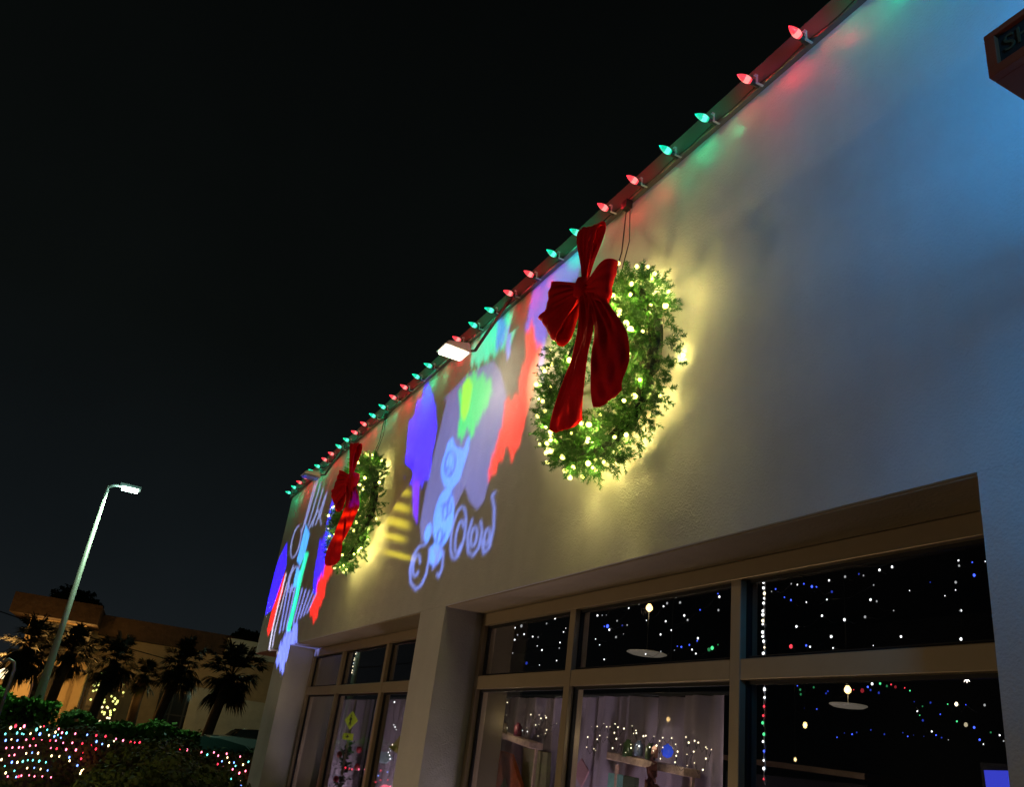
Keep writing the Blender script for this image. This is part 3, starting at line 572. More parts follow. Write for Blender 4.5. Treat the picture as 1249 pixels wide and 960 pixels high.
# bay 2 pane 3 lower: coloured strings
fairy([(247,632,'b'),(256,645,'g'),(300,637,'g'),(258,660,'g'),(346,650,'b'),(340,657,'b'),(430,645,'r'),(458,648,'r'),(476,636,'b'),(485,646,'b'),(490,626),(512,655,'b'),(516,625,'g'),(538,633,'g'),(552,628,'r'),(566,636,'r'),(596,639,'r'),(613,648,'g')], 3.4, 0.008, 'row of mixed colour fairy lights at the top of the right lower pane', ox=880, oy=600, s=2.667)
fairy([(627,684,'b'),(654,699,'g'),(680,687,'b'),(736,692,'g'),(764,692,'w'),(795,694,'b'),(856,695)], 3.4, 0.0065, 'nearly level coloured fairy lights in the right lower pane', ox=880, oy=600, s=2.667)
fairy([(637,715),(645,728,'g'),(655,745,'b'),(684,781),(698,793,'b'),(716,801,'b'),(738,808)], 3.4, 0.007, 'curved string of bluish fairy lights in the right lower pane', ox=880, oy=600, s=2.667)
fairy([(712,725,'b'),(766,748,'g'),(795,759,'w'),(822,768,'b'),(876,784,'g'),(905,793),(918,812),(840,808,'b'),(852,822)], 3.4, 0.007, 'slanting string of green and blue fairy lights in the right lower pane', ox=880, oy=600, s=2.667)
fairy([(270,705,'b'),(310,708,'b'),(376,800,'b'),(400,786,'b'),(425,790,'b'),(440,784,'b'),(486,776,'b'),(530,790,'b'),(590,785,'b'),(606,797,'b'),(625,793,'b'),(658,797,'b')], 3.6, 0.0055, 'dim blue fairy lights low in the right lower pane', ox=880, oy=600, s=2.667)
# vertical light strands just inside the left edge of panes
def strand(px0, py0, px1, py1, y, label, cols, n, wdt):
    a = onY(px0, py0, y); b = onY(px1, py1, y); b = Vector((a.x, y, b.z))
    root = thing('light_strand', a, label, 'fairy lights', 'hanging light strands behind the glass')
    pm = mat('pale_tinsel', (0.5, 0.48, 0.46), 0.5, bump=0.003, bscale=120)
    P = [a+(b-a)*t+Vector((0.004*math.sin(t*40), 0, 0)) for t in np.linspace(0, 1, 30)]
    MB().tube(P, [wdt*(0.6+0.4*math.sin(i*2.1)) for i in range(30)], 6).build('tinsel_cord', pm, root, True)
    for i in range(n):
        p = a+(b-a)*((i+0.5+rng.uniform(-.3, .3))/n)+Vector((rng.uniform(-1, 1)*wdt, -wdt*1.2, 0)); c = cols[i % len(cols)]
        copy_mesh('bulb', _ds[c], p, root, scale=(0.0042*rng.uniform(.7,1.3),)*3)
strand(933, 697, 930, 800, 2.62, 'white light strand hanging in the right upper pane, down to the transom', 'ccccw', 16, 0.006)
strand(933, 826, 931, 958, 2.62, 'multicoloured light strand hanging in the right lower pane, below the transom', 'bccrrggc', 12, 0.006)
strand(602, 797, 600, 820, 2.62, 'short white light strand in the left upper pane of the near window', 'cwc', 4, 0.004)
strand(437, 790, 432, 824, 2.62, 'bright white light strand in the middle upper pane of the far window', 'wcww', 9, 0.012)
# pendants: a bulb above a wide pale dish, its glow put in to look lit
def pendant(bp, dp, y, rb, rd, label, pw):
    b = onY(*bp, y); d = onY(*dp, y); x = b.x
    root = thing('pendant_lamp', (x, y, d.z), label, 'pendant lamp', 'pendant lamps inside the shop')
    bm = glow('pendant_bulb', (1.0, 0.62, 0.22), 7.0)
    MB().lathe([(0.3*rb,-1.1*rb),(rb,-0.4*rb),(rb,0.3*rb),(0.5*rb,1.1*rb),(0.4*rb,1.6*rb)], b, (0,0,1), 12).build('bulb', bm, root, True)
    MB().lathe([(rd*.2,-0.02),(rd*.8,-0.012),(rd,0.0),(rd*.98,0.006),(rd*.7,-0.004),(rd*.1,-0.010)], (x, y, d.z), (0,0,1), 28).build('dish', mat('glowing_dish', (0.62, 0.56, 0.48), 0.5, emit=(1.0, 0.86, 0.66), estr=0.12), root, True)
    s = MB(); s.tube([(x, y, d.z), (x, y, b.z-rb)], 0.0025, 6); s.tube([(x, y, b.z+rb), (x, y, 3.92)], 0.004, 6); s.lathe([(rb*.5, 0), (rb*.5, .05), (.01, .07)], (x, y, b.z+rb*1.2), (0,0,1), 10); s.build('stem', wire_m, root)
    lamp('POINT', (x, y-rb-.03, b.z-rb*1.4), pw, (1.0, 0.72, 0.40), 0.03, name='pendant_light')
pendant((792,742), (783,798), 4.3, 0.028, 0.17, 'brightest hanging lamp, in the middle upper pane of the near window', 3.0)
pendant((1034,842), (1035,861), 4.6, 0.022, 0.12, 'hanging lamp at the top of the right lower pane', 1.6)
pendant((815,878), (815,890), 3.5, 0.012, 0.075, 'small hanging lamp seen through the curtain of the middle lower pane', 1.2)
# star lamp and tiny white lamp
def star_lamp(px, py, y, r, label, em):
    p = onY(px, py, y); root = thing('star_lamp', p, label, 'lamp')
    v = []; f = []
    for i in range(16): rr = r*(1.0 if i % 2 == 0 else 0.4); q = PI*i/8; v.append((p.x+rr*math.cos(q), y, p.z+rr*math.sin(q)))
    v += [(p.x, y-r*.3, p.z), (p.x, y+r*.3, p.z)]
    for i in range(16): f += [(i, (i+1) % 16, 16), ((i+1) % 16, i, 17)]
    mk('star', v, f, em, root); MB().tube([(p.x, y, p.z+r), (p.x, y, 3.91)], 0.002, 4).build('cord', wire_m, root)
star_lamp(982, 885, 3.6, 0.020, 'small golden star lamp in the right lower pane', glow('gold_star', (1.0, 0.68, 0.22), 9.0))
star_lamp(1179, 828, 3.4, 0.020, 'tiny white star lamp near the right edge of the right lower pane', glow('white_star', (1.0, 0.9, 0.8), 8.0))
star_lamp(970, 927, 3.6, 0.014, 'tiny yellow star lamp below the golden one in the right lower pane', glow('amber_star', (1.0, 0.72, 0.3), 4.0))
# curtains: sheer, with soft folds
def sheer_mat():
    m = bpy.data.materials.new('sheer_fabric'); m.use_nodes = True; n = m.node_tree; p = n.nodes['Principled BSDF']; o = n.nodes['Material Output']
    p.inputs['Base Color'].default_value = (0.46, 0.38, 0.44, 1); p.inputs['Roughness'].default_value = 0.9
    t = n.nodes.new('ShaderNodeBsdfTransparent'); mi = n.nodes.new('ShaderNodeMixShader'); mi.inputs[0].default_value = 0.80
    n.links.new(t.outputs[0], mi.inputs[1]); n.links.new(p.outputs[0], mi.inputs[2]); n.links.new(mi.outputs[0], o.inputs[0]); return m
SH = sheer_mat()
def curtain(x0, x1, y, zt_, label, seed):
    root = thing('sheer_curtain', ((x0+x1)/2, y, 0.1), label, 'curtain', 'sheer curtains behind the lower panes')
    nx = 120; V = []; r = np.random.default_rng(seed); ph = r.uniform(0, 6, 4)
    for z in np.linspace(0.15, zt_, 14):
        for i in range(nx+1):
            x = x0+(x1-x0)*i/nx; q = x*24; V.append((x, y+0.018*math.sin(q+ph[0])+0.012*math.sin(q*2.3+ph[1]+z*.4)+0.02*math.sin(q*.31+ph[2]), z))
    F = [(j*(nx+1)+i, j*(nx+1)+i+1, (j+1)*(nx+1)+i+1, (j+1)*(nx+1)+i) for j in range(13) for i in range(nx)]
    mk('fabric', V, F, SH, root, True)
    MB().tube([(x0-.02, y, zt_+0.01), (x1+.02, y, zt_+0.01)], 0.010, 8).build('rod', wire_m, root)
curtain(-6.25, -4.86, 2.78, 2.02, 'greyish lilac sheer curtain behind the left lower pane of the near window', 1)
curtain(-4.78, -3.28, 2.78, 2.02, 'greyish lilac sheer curtain behind the middle lower pane of the near window', 2)
curtain(-9.95, -8.50, 2.78, 2.02, 'greyish lilac sheer curtain behind the middle lower pane of the far window', 3)
curtain(-8.40, -6.80, 2.78, 2.02, 'greyish lilac sheer curtain behind the right lower pane of the far window', 4)
for x, pw in ((-5.0, 9.0), (-3.7, 9.0), (-8.9, 9.0), (-7.3, 9.0)):
    lamp('SPOT', (x, 2.47, 0.55), pw*5.5, (0.90, 0.72, 0.92), 0.06, aim=(x, 2.86, 1.75), size=120, blend=0.8, name='curtain_fill_light')  # unseen uplights added to brighten the curtains
# shelf displays
wood = mat('frosted_wood', (0.62, 0.44, 0.32), 0.7, var=0.35, vscale=30, bump=0.003, bscale=60)
leafd = mat('garland_green', (0.03, 0.05, 0.02), 0.6, var=0.3)
def shelf(pa, pb, y, label, thick, par_name='display_shelf'):
    a = onY(*pa, y); b = onY(*pb, y); z = (a.z+b.z)/2
    root = thing(par_name, ((a.x+b.x)/2, y, z), label, 'shelf', 'display shelves behind the near window')
    MB().obox(((a.x+b.x)/2, y+0.03, z-thick/2), ((b.x-a.x)/2, 0, (b.z-a.z)/2), (0, 0.05, 0), (0, 0, thick/2)).build('board', wood, root, bevel=0.003)
    s = MB()
    for t in (0.02, 0.98): x = a.x+(b.x-a.x)*t; s.box((x-0.008, y+0.035, z-1.3 if z > 1.4 else 0.1), (x+0.008, y+0.05, z-thick))
    s.build('post', wood, root)
    return a, b
YD = 2.66
sa = shelf((592,886), (649,906), YD, 'frosted shelf board with fairy lights, behind the left lower pane', 0.035)
sb_ = shelf((744,918), (838,938), YD, 'longer wooden shelf board behind the middle lower pane', 0.035)
def orn(name, px, py, y, r, m, label, cat, prof=None, group=None):
    p = onY(px, py, y); root = thing(name, p, label, cat, group)
    pr = prof or [(0.15,-1),(0.7,-.72),(1,0),(0.7,.72),(0.2,.98),(0.18,1.15)]
    MB().lathe([(a*r, b*r) for a, b in pr], p, (0,0,1), 18).build('body', m, root, True)
    MB().lathe([(0.12*r, 1.12*r), (0.14*r, 1.3*r), (0.05*r, 1.36*r)], p, (0,0,1), 8).build('cap', mat('brass_cap', (0.5, 0.36, 0.12), 0.3, 0.8), root, True)
    return root
orn('glass_bauble', 814, 917, YD-0.03, 0.030, mat('blue_glass_bauble', (0.02, 0.05, 0.6), 0.15, emit=(0.05, 0.12, 1.0), estr=0.55), 'glowing blue bauble on the longer wooden shelf', 'bauble')
CY = [(0.9,-1.4),(1,-1.2),(0.95,0.9),(0.5,1.25),(0.5,1.6)]
orn('green_bottle', 766, 914, YD, 0.028, mat('green_glazed', (0.05, 0.09, 0.03), 0.3), 'dark green bottle at the left of the longer shelf', 'bottle', CY)
orn('glass_jar', 779, 914, YD, 0.024, mat('blue_grey_glazed', (0.10, 0.13, 0.22), 0.3), 'blue grey jar on the longer shelf beside the green bottle', 'jar', CY)
orn('green_bottle', 793, 918, YD, 0.026, mat('olive_glazed', (0.07, 0.10, 0.04), 0.3), 'olive green bottle on the longer shelf left of the ribbon', 'bottle', CY)
orn('glass_jar', 615, 888, YD, 0.022, mat('tan_glazed', (0.22, 0.16, 0.08), 0.4), 'tan jar on the frosted shelf', 'jar', CY)
orn('glass_jar', 632, 891, YD, 0.026, mat('maroon_glazed', (0.16, 0.02, 0.04), 0.4), 'maroon jar on the frosted shelf', 'jar', CY)
def panel_thing(name, poly, y, m, label, cat, th=0.03):
    P = [onY(*q, y) for q in poly]; c = sum(P, Vector())/len(P); root = thing(name, c, label, cat); n = len(P)
    v = [tuple(p) for p in P]+[(p.x, p.y+th, p.z) for p in P]; f = [tuple(range(n)), tuple(range(2*n-1, n-1, -1))]+[(i, i+n, (i+1) % n+n, (i+1) % n) for i in range(n)]
    mk('board', v, f, m, root, bevel=0.004); return root
pt = panel_thing('cone_tree', [(604,918),(611,916),(622,920),(636,962),(638,985),(597,985)], 2.70, mat('rust_orange_felt', (0.36, 0.085, 0.015), 0.9, bump=0.01, bscale=40, var=0.4, vscale=14), 'rust orange felt cone tree under the frosted shelf', 'decoration')
MB().lathe([(0.05, 0), (0.045, .02), (0.002, .12)], onY(613, 975, 2.67), (0,0,1), 12).build('green_cone', mat('green_felt', (0.06, 0.08, 0.03), 0.9), pt, True)
panel_thing('wrapped_box', [(638,912),(668,918),(664,985),(634,985)], 2.74, mat('olive_paper', (0.20, 0.19, 0.08), 0.85, var=0.15), 'tall olive green wrapped box beside the orange cone tree', 'box')
panel_thing('wrapped_box', [(742,943),(755,945),(754,985),(738,985)], 2.70, mat('mint_paper', (0.22, 0.50, 0.42), 0.8, var=0.2, vscale=20), 'mint green wrapped box under the longer shelf', 'box')
panel_thing('wrapped_box', [(760,946),(774,949),(772,985),(757,985)], 2.70, mat('moss_paper', (0.07, 0.10, 0.05), 0.8), 'moss green wrapped box right of the mint one', 'box')
panel_thing('star_cutout', [(709,925),(718,941),(709,962),(698,941)], 2.72, mat('dusty_pink', (0.42, 0.22, 0.24), 0.8), 'dusty pink four pointed star behind the middle lower pane', 'decoration', 0.008)
# ribbon garland between the shelf halves
gp = onY(797, 930, 2.62); gr = thing('ribbon_garland', gp, 'copper ribbon garland hanging from the middle of the longer shelf', 'garland')
g = MB(); 
for i in range(150):
    q = rng.normal(0, 1, 3)*np.array([.012, .008, .02]); h_ = -0.005*i+0.03; c = np.array(gp)+q+np.array([0, 0, h_]); a = rng.normal(0, .012, 3); b = rng.normal(0, .012, 3)
    g.quad(c-a-b, c+a-b, c+a+b, c-a+b)
g.build('ribbon', mat('copper_ribbon', (0.35, 0.14, 0.10), 0.35, 0.3), gr)
for q in ((620, 880), (770, 905), (825, 915)): lamp('POINT', onY(q[0], q[1], 2.58), 0.35, (1.0, 0.82, 0.55), 0.02, name='shelf_light')
# fairy lights round the shelves
S7 = dict(ox=560, oy=820, s=6.857); S8 = dict(ox=690, oy=830, s=6.245)
fairy([(268,262,'w'),(297,284,'w'),(308,262,'w'),(348,275,'w'),(403,256,'w'),(340,330,'w'),(397,362,'w'),(312,383,'w'),(280,458,'w'),(402,470,'w'),(404,488,'w'),(530,492),(565,470,'w'),(570,500)], 2.60, 0.0052, 'warm fairy lights over the frosted shelf', **S7)
fairy([(600,358,'w'),(669,362,'w'),(684,390,'w'),(720,368,'w'),(728,384,'w'),(815,432,'w'),(732,486,'w'),(722,518,'w'),(660,538,'w'),(640,445,'w'),(668,440,'w')], 2.60, 0.0056, 'warm fairy lights right of the frosted shelf', **S7)
fairy([(168,435,'w'),(160,512,'w'),(215,525,'w'),(228,537,'w'),(240,452,'w'),(260,424,'w'),(316,436,'w'),(386,448,'w'),(371,403,'w'),(444,370,'w'),(398,360,'w'),(376,335,'w'),(338,357,'w'),(312,357,'w'),(290,333,'w'),(240,354,'w'),(198,358,'w')], 2.60, 0.0052, 'warm fairy lights at the left of the longer shelf', **S8)
fairy([(357,520,'w'),(418,492,'w'),(457,553,'w'),(498,518,'w'),(497,492,'w'),(543,494),(560,504),(538,404,'w'),(535,384,'w'),(506,350,'w'),(518,408,'w'),(592,428,'w'),(610,425,'w'),(672,430,'w'),(640,512,'w'),(668,540,'w')], 2.60, 0.0056, 'warm fairy lights over the middle of the longer shelf', **S8)
fairy([(692,500,'w'),(740,514,'w'),(722,600,'w'),(716,465,'w'),(740,440,'w'),(807,443,'w'),(838,490,'w'),(818,520,'w'),(852,546,'w'),(842,578,'w'),(834,628,'w'),(925,652,'w'),(924,568,'w'),(975,546,'w'),(937,478,'w'),(916,435,'w')], 2.60, 0.0056, 'warm fairy lights round the blue bauble', **S8)
fairy([(982,464,'w'),(1010,478,'w'),(1068,512,'w'),(1076,524,'w'),(1110,530,'w'),(1068,600,'w'),(1045,685,'w'),(980,633,'w')], 2.60, 0.0052, 'warm fairy lights trailing right of the longer shelf', **S8)
# far window items; the sign is modelled in place of a reflection
def dia(cx_, cy_, y, r):
    return onY(cx_, cy_, y)
sp = onY(428, 879, 2.60); ps = thing('pedestrian_crossing_sign', (sp.x, 2.60, sp.z), 'yellow green diamond pedestrian sign with an arrow plate below, reflection stand-in in the far window', 'sign')
syl = mat('glowing_sign_yellow', (0.62, 0.72, 0.02), 0.5, emit=(0.55, 0.62, 0.02), estr=0.22); blk = mat('sign_black', (0.01, 0.01, 0.01), 0.6)  # emission put into the plates so they look lit
def flat(name, pts, c, y, th, m, par):
    v = [(c.x+a, y, c.z+b) for a, b in pts]+[(c.x+a, y+th, c.z+b) for a, b in pts]; n = len(pts)
    return mk(name, v, [tuple(range(n)), tuple(range(2*n-1, n-1, -1))]+[(i, i+n, (i+1) % n+n, (i+1) % n) for i in range(n)], m, par)
d_ = 0.22; flat('diamond_plate', [(0,-.085),(d_,0),(0,.085),(-d_,0)], sp, 2.60, 0.004, syl, ps)
hf = 1.7
wk = MB()
def limb(a, b, w0, w1, c=sp, yy=2.5965):
    ax, az = a; bx, bz = b; dx, dz = bx-ax, bz-az; l = math.hypot(dx, dz); nx, nz2 = -dz/l, dx/l
    w0 *= 1.5; w1 *= 1.6
    wk.quad((c.x+(ax+nx*w0)*hf, yy, c.z+az+nz2*w0), (c.x+(ax-nx*w0)*hf, yy, c.z+az-nz2*w0), (c.x+(bx-nx*w1)*hf, yy, c.z+bz-nz2*w1), (c.x+(bx+nx*w1)*hf, yy, c.z+bz+nz2*w1))
limb((0,.028),(0.004,-.008),.010,.008); limb((0.003,-.006),(-.022,-.05),.006,.004); limb((0.006,-.006),(.022,-.05),.006,.004); limb((-.004,.024),(-.026,.0),.004,.003); limb((.004,.024),(.026,.004),.004,.003)
wk.quad(*[(sp.x+hf*.008*math.cos(q), 2.5965, sp.z+.042+.010*math.sin(q)) for q in np.linspace(0, 2*PI, 10)[:-1]])
wk.build('walking_figure', blk, ps)
ap = onY(424, 899, 2.60); flat('arrow_plate', [(-.17,-.030),(.17,-.030),(.17,.030),(-.17,.030)], ap, 2.60, 0.004, syl, ps)
flat('arrow', [(-.07,-.004),(-.02,-.004),(-.02,-.014),(.06,.0),(-.02,.014),(-.02,.004),(-.07,.004)], ap, 2.596, 0.002, blk, ps)
MB().tube([(sp.x, 2.61, ap.z-0.35), (sp.x, 2.612, 2.0)], 0.012, 6).build('post', mat('tan_post', (0.42, 0.34, 0.22), 0.6), ps)
# slim garlanded tree with red and pink trim below the sign
tp = onY(420, 930, 2.66); dt = thing('slim_tree', (tp.x, 2.66, 0.2), 'slim dark green garland tree with red trim below the pedestrian sign', 'artificial tree')
tips = [(np.array([tp.x, 2.66, 0.3])+np.array([0, 0, h_]), np.array([math.cos(q), math.sin(q)*.5, 0.2]), 0.16*(1-h_/1.7)+0.03) for h_, q in zip(rng.uniform(0, 1.36, 130), rng.uniform(0, 2*PI, 130))]
V, F = needles(tips, 26, 0.035, 0.007, 9); mk('foliage', V, F, leafd, dt)
for q in ((414,921), (438,915), (436,936), (410,951)):
    p = onY(*q, 2.6); MB().lathe([(.004,-.03),(.022,-.02),(.028,0),(.022,.02),(.004,.03)], p, (0,0,1), 10).build('red_ornament', mat('red_satin', (0.5, 0.03, 0.05), 0.4), dt, True)
panel_thing('paper_star', [(482,905),(487,898),(493,903),(493,915),(486,921),(480,917),(474,912)], 2.66, mat('gold_paper', (0.42, 0.34, 0.08), 0.7), 'gold paper star in the right lower pane of the far window', 'decoration', 0.01)
panel_thing('sleigh_cutout', [(453,921),(462,917),(473,918),(478,926),(470,932),(458,930)], 2.64, mat('ice_blue_paint', (0.45, 0.60, 0.66), 0.6), 'ice blue cutout below the gold star', 'decoration', 0.01)
fairy([(712,378),(708,535),(716,550),(724,568)], 2.60, 0.010, 'few white fairy lights high in the right lower pane of the far window', ox=355, oy=790, s=5.647)
fairy([(698,672,'w'),(680,700),(684,715),(670,725),(678,745),(682,770)], 2.60, 0.009, 'cluster of white fairy lights beside the ice blue cutout', ox=355, oy=790, s=5.647)
# counter and screen deep in the shop
ct = thing('counter', (-2.3, 4.6, 0.1), 'brown wooden counter at the bottom of the right lower pane', 'counter')
ca_ = onY(905, 928, 3.3); cb_ = onY(1100, 955, 3.3)
MB().obox(((ca_.x+cb_.x)/2, 3.33, (ca_.z+cb_.z)/2), ((cb_.x-ca_.x)/2, 0, (cb_.z-ca_.z)/2), (0, .25, 0), (0, 0, 0.012)).build('top', mat('counter_wood', (0.22, 0.13, 0.06), 0.5, emit=(0, 0, 0)), ct)
MB().box((ca_.x+.05, 3.15, 0.1), (cb_.x-.05, 3.5, min(ca_.z, cb_.z)-0.03)).build('cabinet', dark_wall, ct)
scp = [onY(*q, 3.2) for q in ((1200,940), (1249,941), (1249,985), (1206,985))]
st = thing('screen', scp[0], 'glowing blue screen at the lower right corner of the right lower pane', 'screen')
sm = glow('blue_screen', (0.06, 0.08, 1.0), 0.9); mk('display', [tuple(p) for p in scp], [(0,1,2,3)], sm, st)
sx0, sx1 = min(p.x for p in scp), max(p.x for p in scp); sz0, sz1 = min(p.z for p in scp), max(p.z for p in scp)
MB().box((sx0-.02, 3.21, sz0-.02), (sx1+.02, 3.25, sz1+.02)).build('case', wire_m, st); MB().box(((sx0+sx1)/2-.1, 3.2, .1), ((sx0+sx1)/2+.1, 3.4, sz0-.021)).build('stand', wire_m, st)

# ------------------------------------------------------------------ planting
def leaves(n, place, size, m, name, par=None, core=None, seed=1, droop=0.0):
    r = np.random.default_rng(seed); P, N = place(n, r); a = np.cross(N, r.normal(0, 1, (n, 3))); a /= np.linalg.norm(a, axis=1)[:, None]; b = np.cross(N, a)
    s = size*r.uniform(.6, 1.3, n)[:, None]; tilt = N*(r.uniform(-.5, .5, n)[:, None])
    V = np.stack([P-a*s*.5, P+b*s*.32+tilt*s*.3, P+a*s*.6+tilt*s*.6, P-b*s*.32+tilt*s*.3], 1).reshape(-1, 3); F = np.arange(n*4).reshape(n, 4)
    return mk(name, V, F, m, par)
def blobplace(c, rad, lump=0.18, seed=0, shell=0.35):
    c = np.array(c); rad = np.array(rad); R_ = np.random.default_rng(seed); K = R_.normal(0, 1, (9, 3)); K *= 4.0; ph = R_.uniform(0, 6, 9)
    def f(n, r):
        d = r.normal(0, 1, (n, 3)); d /= np.linalg.norm(d, axis=1)[:, None]; h = np.sin(d@K.T+ph).mean(1)*lump*2.4+1
        return c+d*rad*(h*(1-shell*r.random(n)**2))[:, None], (d+r.normal(0, .55, (n, 3)))/1.2
    return f
def boxplace(lo, hi, lump=0.05):
    lo = np.array(lo, float); hi = np.array(hi, float)
    def f(n, r):
        k = r.choice(4, n, p=[.42, .08, .42, .08]); P = lo+(hi-lo)*r.random((n, 3)); N = np.zeros((n, 3))
        # 0: +x face, 1: -x, 2: top, 3: ends
        m = k == 0; P[m, 0] = hi[0]; N[m, 0] = 1; m = k == 1; P[m, 0] = lo[0]; N[m, 0] = -1; m = k == 2; P[m, 2] = hi[2]; N[m, 2] = 1; m = k == 3; P[m, 1] = np.where(r.random(m.sum()) < .5, lo[1], hi[1]); N[m, 1] = np.where(P[m, 1] == lo[1], -1, 1)
        w_ = lump*(np.sin(P[:, 1]*5.1)+np.sin(P[:, 1]*11+P[:, 2]*7)*.7); P += N*w_[:, None]+r.normal(0, .025, (n, 3)); return P, N+r.normal(0, .5, (n, 3))
    return f
leaf_g = mat('hedge_leaf', (0.05, 0.17, 0.018), 0.75, var=0.4, vscale=3.0, spec=0.15); leaf_d = mat('dark_leaf', (0.028, 0.055, 0.012), 0.8, var=0.4, vscale=3.0, spec=0.1)
leaf_y = mat('yellowish_leaf', (0.06, 0.085, 0.014), 0.7, var=0.4, vscale=5.0, spec=0.15)
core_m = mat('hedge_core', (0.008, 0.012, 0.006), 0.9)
def hedge(lo, hi, n, size, m, label, seed):
    c = [(a+b)/2 for a, b in zip(lo, hi)]; root = thing('hedge', (c[0], c[1], 0), label, 'hedge', 'hedges beside the parking lot')
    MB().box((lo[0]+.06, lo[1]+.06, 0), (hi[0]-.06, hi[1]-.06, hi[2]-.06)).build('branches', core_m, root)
    leaves(n, boxplace(lo, hi), size, m, 'leaves', root, seed=seed); return root
HX = -12.2
hedge((HX-1.1, -3.6, 0.05), (HX, 3.3, 1.27), 30000, 0.05, leaf_d, 'dark hedge covered with net lights in front of the parking lot', 1)
hedge((-17.5, -4.5, 0.05), (-16.2, 0.05, 1.60), 14000, 0.07, leaf_g, 'tall bright green clipped hedge at the foot of the street lamp', 2)
hedge((-15.6, 0.15, 0.05), (-14.6, 2.1, 1.42), 8000, 0.07, leaf_g, 'low green hedge between the tall hedge and the parked cars', 3)
def bush(c, rad, n, size, m, label, seed):
    root = thing('bush', (c[0], c[1], 0), label, 'bush', 'bushes in the bed'); leaves(n, blobplace(c, rad, seed=seed), size, m, 'leaves', root, seed=seed)
    s = MB()
    for i in range(7):
        q = 2*PI*i/7; s.tube([(c[0], c[1], 0), (c[0]+rad[0]*.4*math.cos(q), c[1]+rad[1]*.4*math.sin(q), c[2]), (c[0]+rad[0]*.7*math.cos(q), c[1]+rad[1]*.7*math.sin(q), c[2]+rad[2]*.6)], [.02, .012, .004], 5)
    s.build('stems', mat('bark', (0.07, 0.05, 0.03), 0.9), root)
p0 = onX(190, 960, -8.6); bush((-8.6, p0.y+0.05, 0.72), (0.7, 0.88, 0.62), 17000, 0.045, leaf_y, 'broad dark bush in front of the net lit hedge', 4)
p1 = onX(120, 960, -7.2); bush((-7.3, p1.y, 0.6), (0.5, 0.35, 0.52), 6500, 0.05, leaf_y, 'small leafy bush at the bottom, left of the broad dark bush', 6)

# net lights: rows of mini bulbs over the hedge
NM = {'p': glow('mini_pink', (1.0, 0.16, 0.26), 6.5), 'r': glow('mini_red', (1.0, 0.03, 0.06), 5.0), 't': glow('mini_teal', (0.15, 0.85, 0.75), 4.0), 'b': glow('mini_blue', (0.15, 0.3, 1.0), 5.5), 'y': glow('mini_warm', (1.0, 0.75, 0.35), 5.5)}
mini = MB().lathe([(0.3,-1.6),(1,-.9),(1,.8),(0.35,1.7)], (0,0,0), (0.1,0.05,1), 6); _ms = {}
def net(pts, label, ox, oy, s, x):
    W3 = [(onX(ox+a/s, oy+b/s, x+rng.uniform(-.02, .03)), c) for a, b, c in pts]; root = thing('net_lights', W3[0][0], label, 'net lights', 'light nets on the hedge')
    g_ = MB(); ys = [p.y for p, c in W3]; zs = [p.z for p, c in W3]; y0, y1, z0, z1 = min(ys), max(ys), min(zs), max(zs)
    ny = max(2, int((y1-y0)/.16)); nz_ = max(2, int((z1-z0)/.13))
    for i in range(ny+1):
        yy = y0+(y1-y0)*i/ny; g_.tube([(x, yy+.03*math.sin(k*3.1+i), z0+(z1-z0)*k/8) for k in range(9)], .0015, 4)
    for i in range(nz_+1):
        zz = z0+(z1-z0)*i/nz_; g_.tube([(x, y0+(y1-y0)*k/12, zz+.02*math.sin(k*2.3+i)) for k in range(13)], .0015, 4)
    g_.build('net_cord', wire_m, root)
    for p, c in W3:
        if c not in _ms:
            o = mini.build('bulb', NM[c], root, True); o.matrix_parent_inverse = Matrix.Translation(wloc(root)).inverted(); o.location = p; o.scale = (0.011,)*3; _ms[c] = o
        else: copy_mesh('bulb', _ms[c], p, root, scale=(0.0078*rng.uniform(.7, 1.15),)*3)
    return root
NP = [(90,335,'y'),(132,320,'r'),(172,342,'y'),(205,322,'p'),(343,328,'y'),(372,322,'r'),(310,350,'t'),(400,352,'t'),(45,388,'t'),(145,380,'t'),(185,385,'t'),(200,390,'t'),(258,385,'y'),(338,388,'b'),(415,398,'y'),(497,345,'p'),(470,372,'y'),(525,377,'p'),(563,380,'t'),(460,408,'b'),(490,395,'t'),(515,420,'b'),(637,385,'p'),
      (48,442,'b'),(97,433,'y'),(147,442,'b'),(222,436,'p'),(283,428,'r'),(355,432,'p'),(425,442,'r'),(473,445,'p'),(535,463,'p'),(612,463,'p'),(738,395,'b'),(815,400,'r'),(893,407,'r'),(817,452,'b'),(865,473,'b'),(918,487,'y'),(697,468,'r'),(770,488,'r'),(812,515,'r'),
      (53,507,'p'),(105,503,'p'),(160,502,'p'),(192,502,'p'),(254,487,'p'),(303,485,'p'),(430,505,'p'),(480,512,'r'),(560,520,'p'),(643,523,'p'),(705,547,'r'),
      (78,570,'p'),(122,565,'p'),(222,552,'y'),(272,547,'b'),(322,550,'y'),(436,573,'y'),(503,577,'y'),(587,585,'b'),(589,615,'y'),(687,597,'r'),
      (12,605,'y'),(100,627,'b'),(147,628,'y'),(193,620,'t'),(235,610,'t'),(278,610,'t'),(332,618,'t'),(388,628,'t'),(452,638,'t'),(40,660,'t'),(122,700,'t'),(230,677,'y'),(290,675,'b'),(343,685,'y'),(403,697,'b'),
      (48,718,'y'),(65,748,'p'),(137,752,'b'),(157,748,'r'),(180,742,'p'),(247,738,'p'),(292,747,'p'),(357,750,'p'),(432,755,'p')]
net(NP, 'net of pink and teal mini lights over the left part of the hedge', 0, 840, 6.94, HX+0.07)
NQ = [(982,430,'p'),(965,448,'y'),(1042,443,'p'),(1105,458,'r'),(1140,460,'r'),(1183,460,'r'),(690,700,'y'),(705,690,'y'),(680,722,'y'),(820,705,'r'),(655,655,'b')]
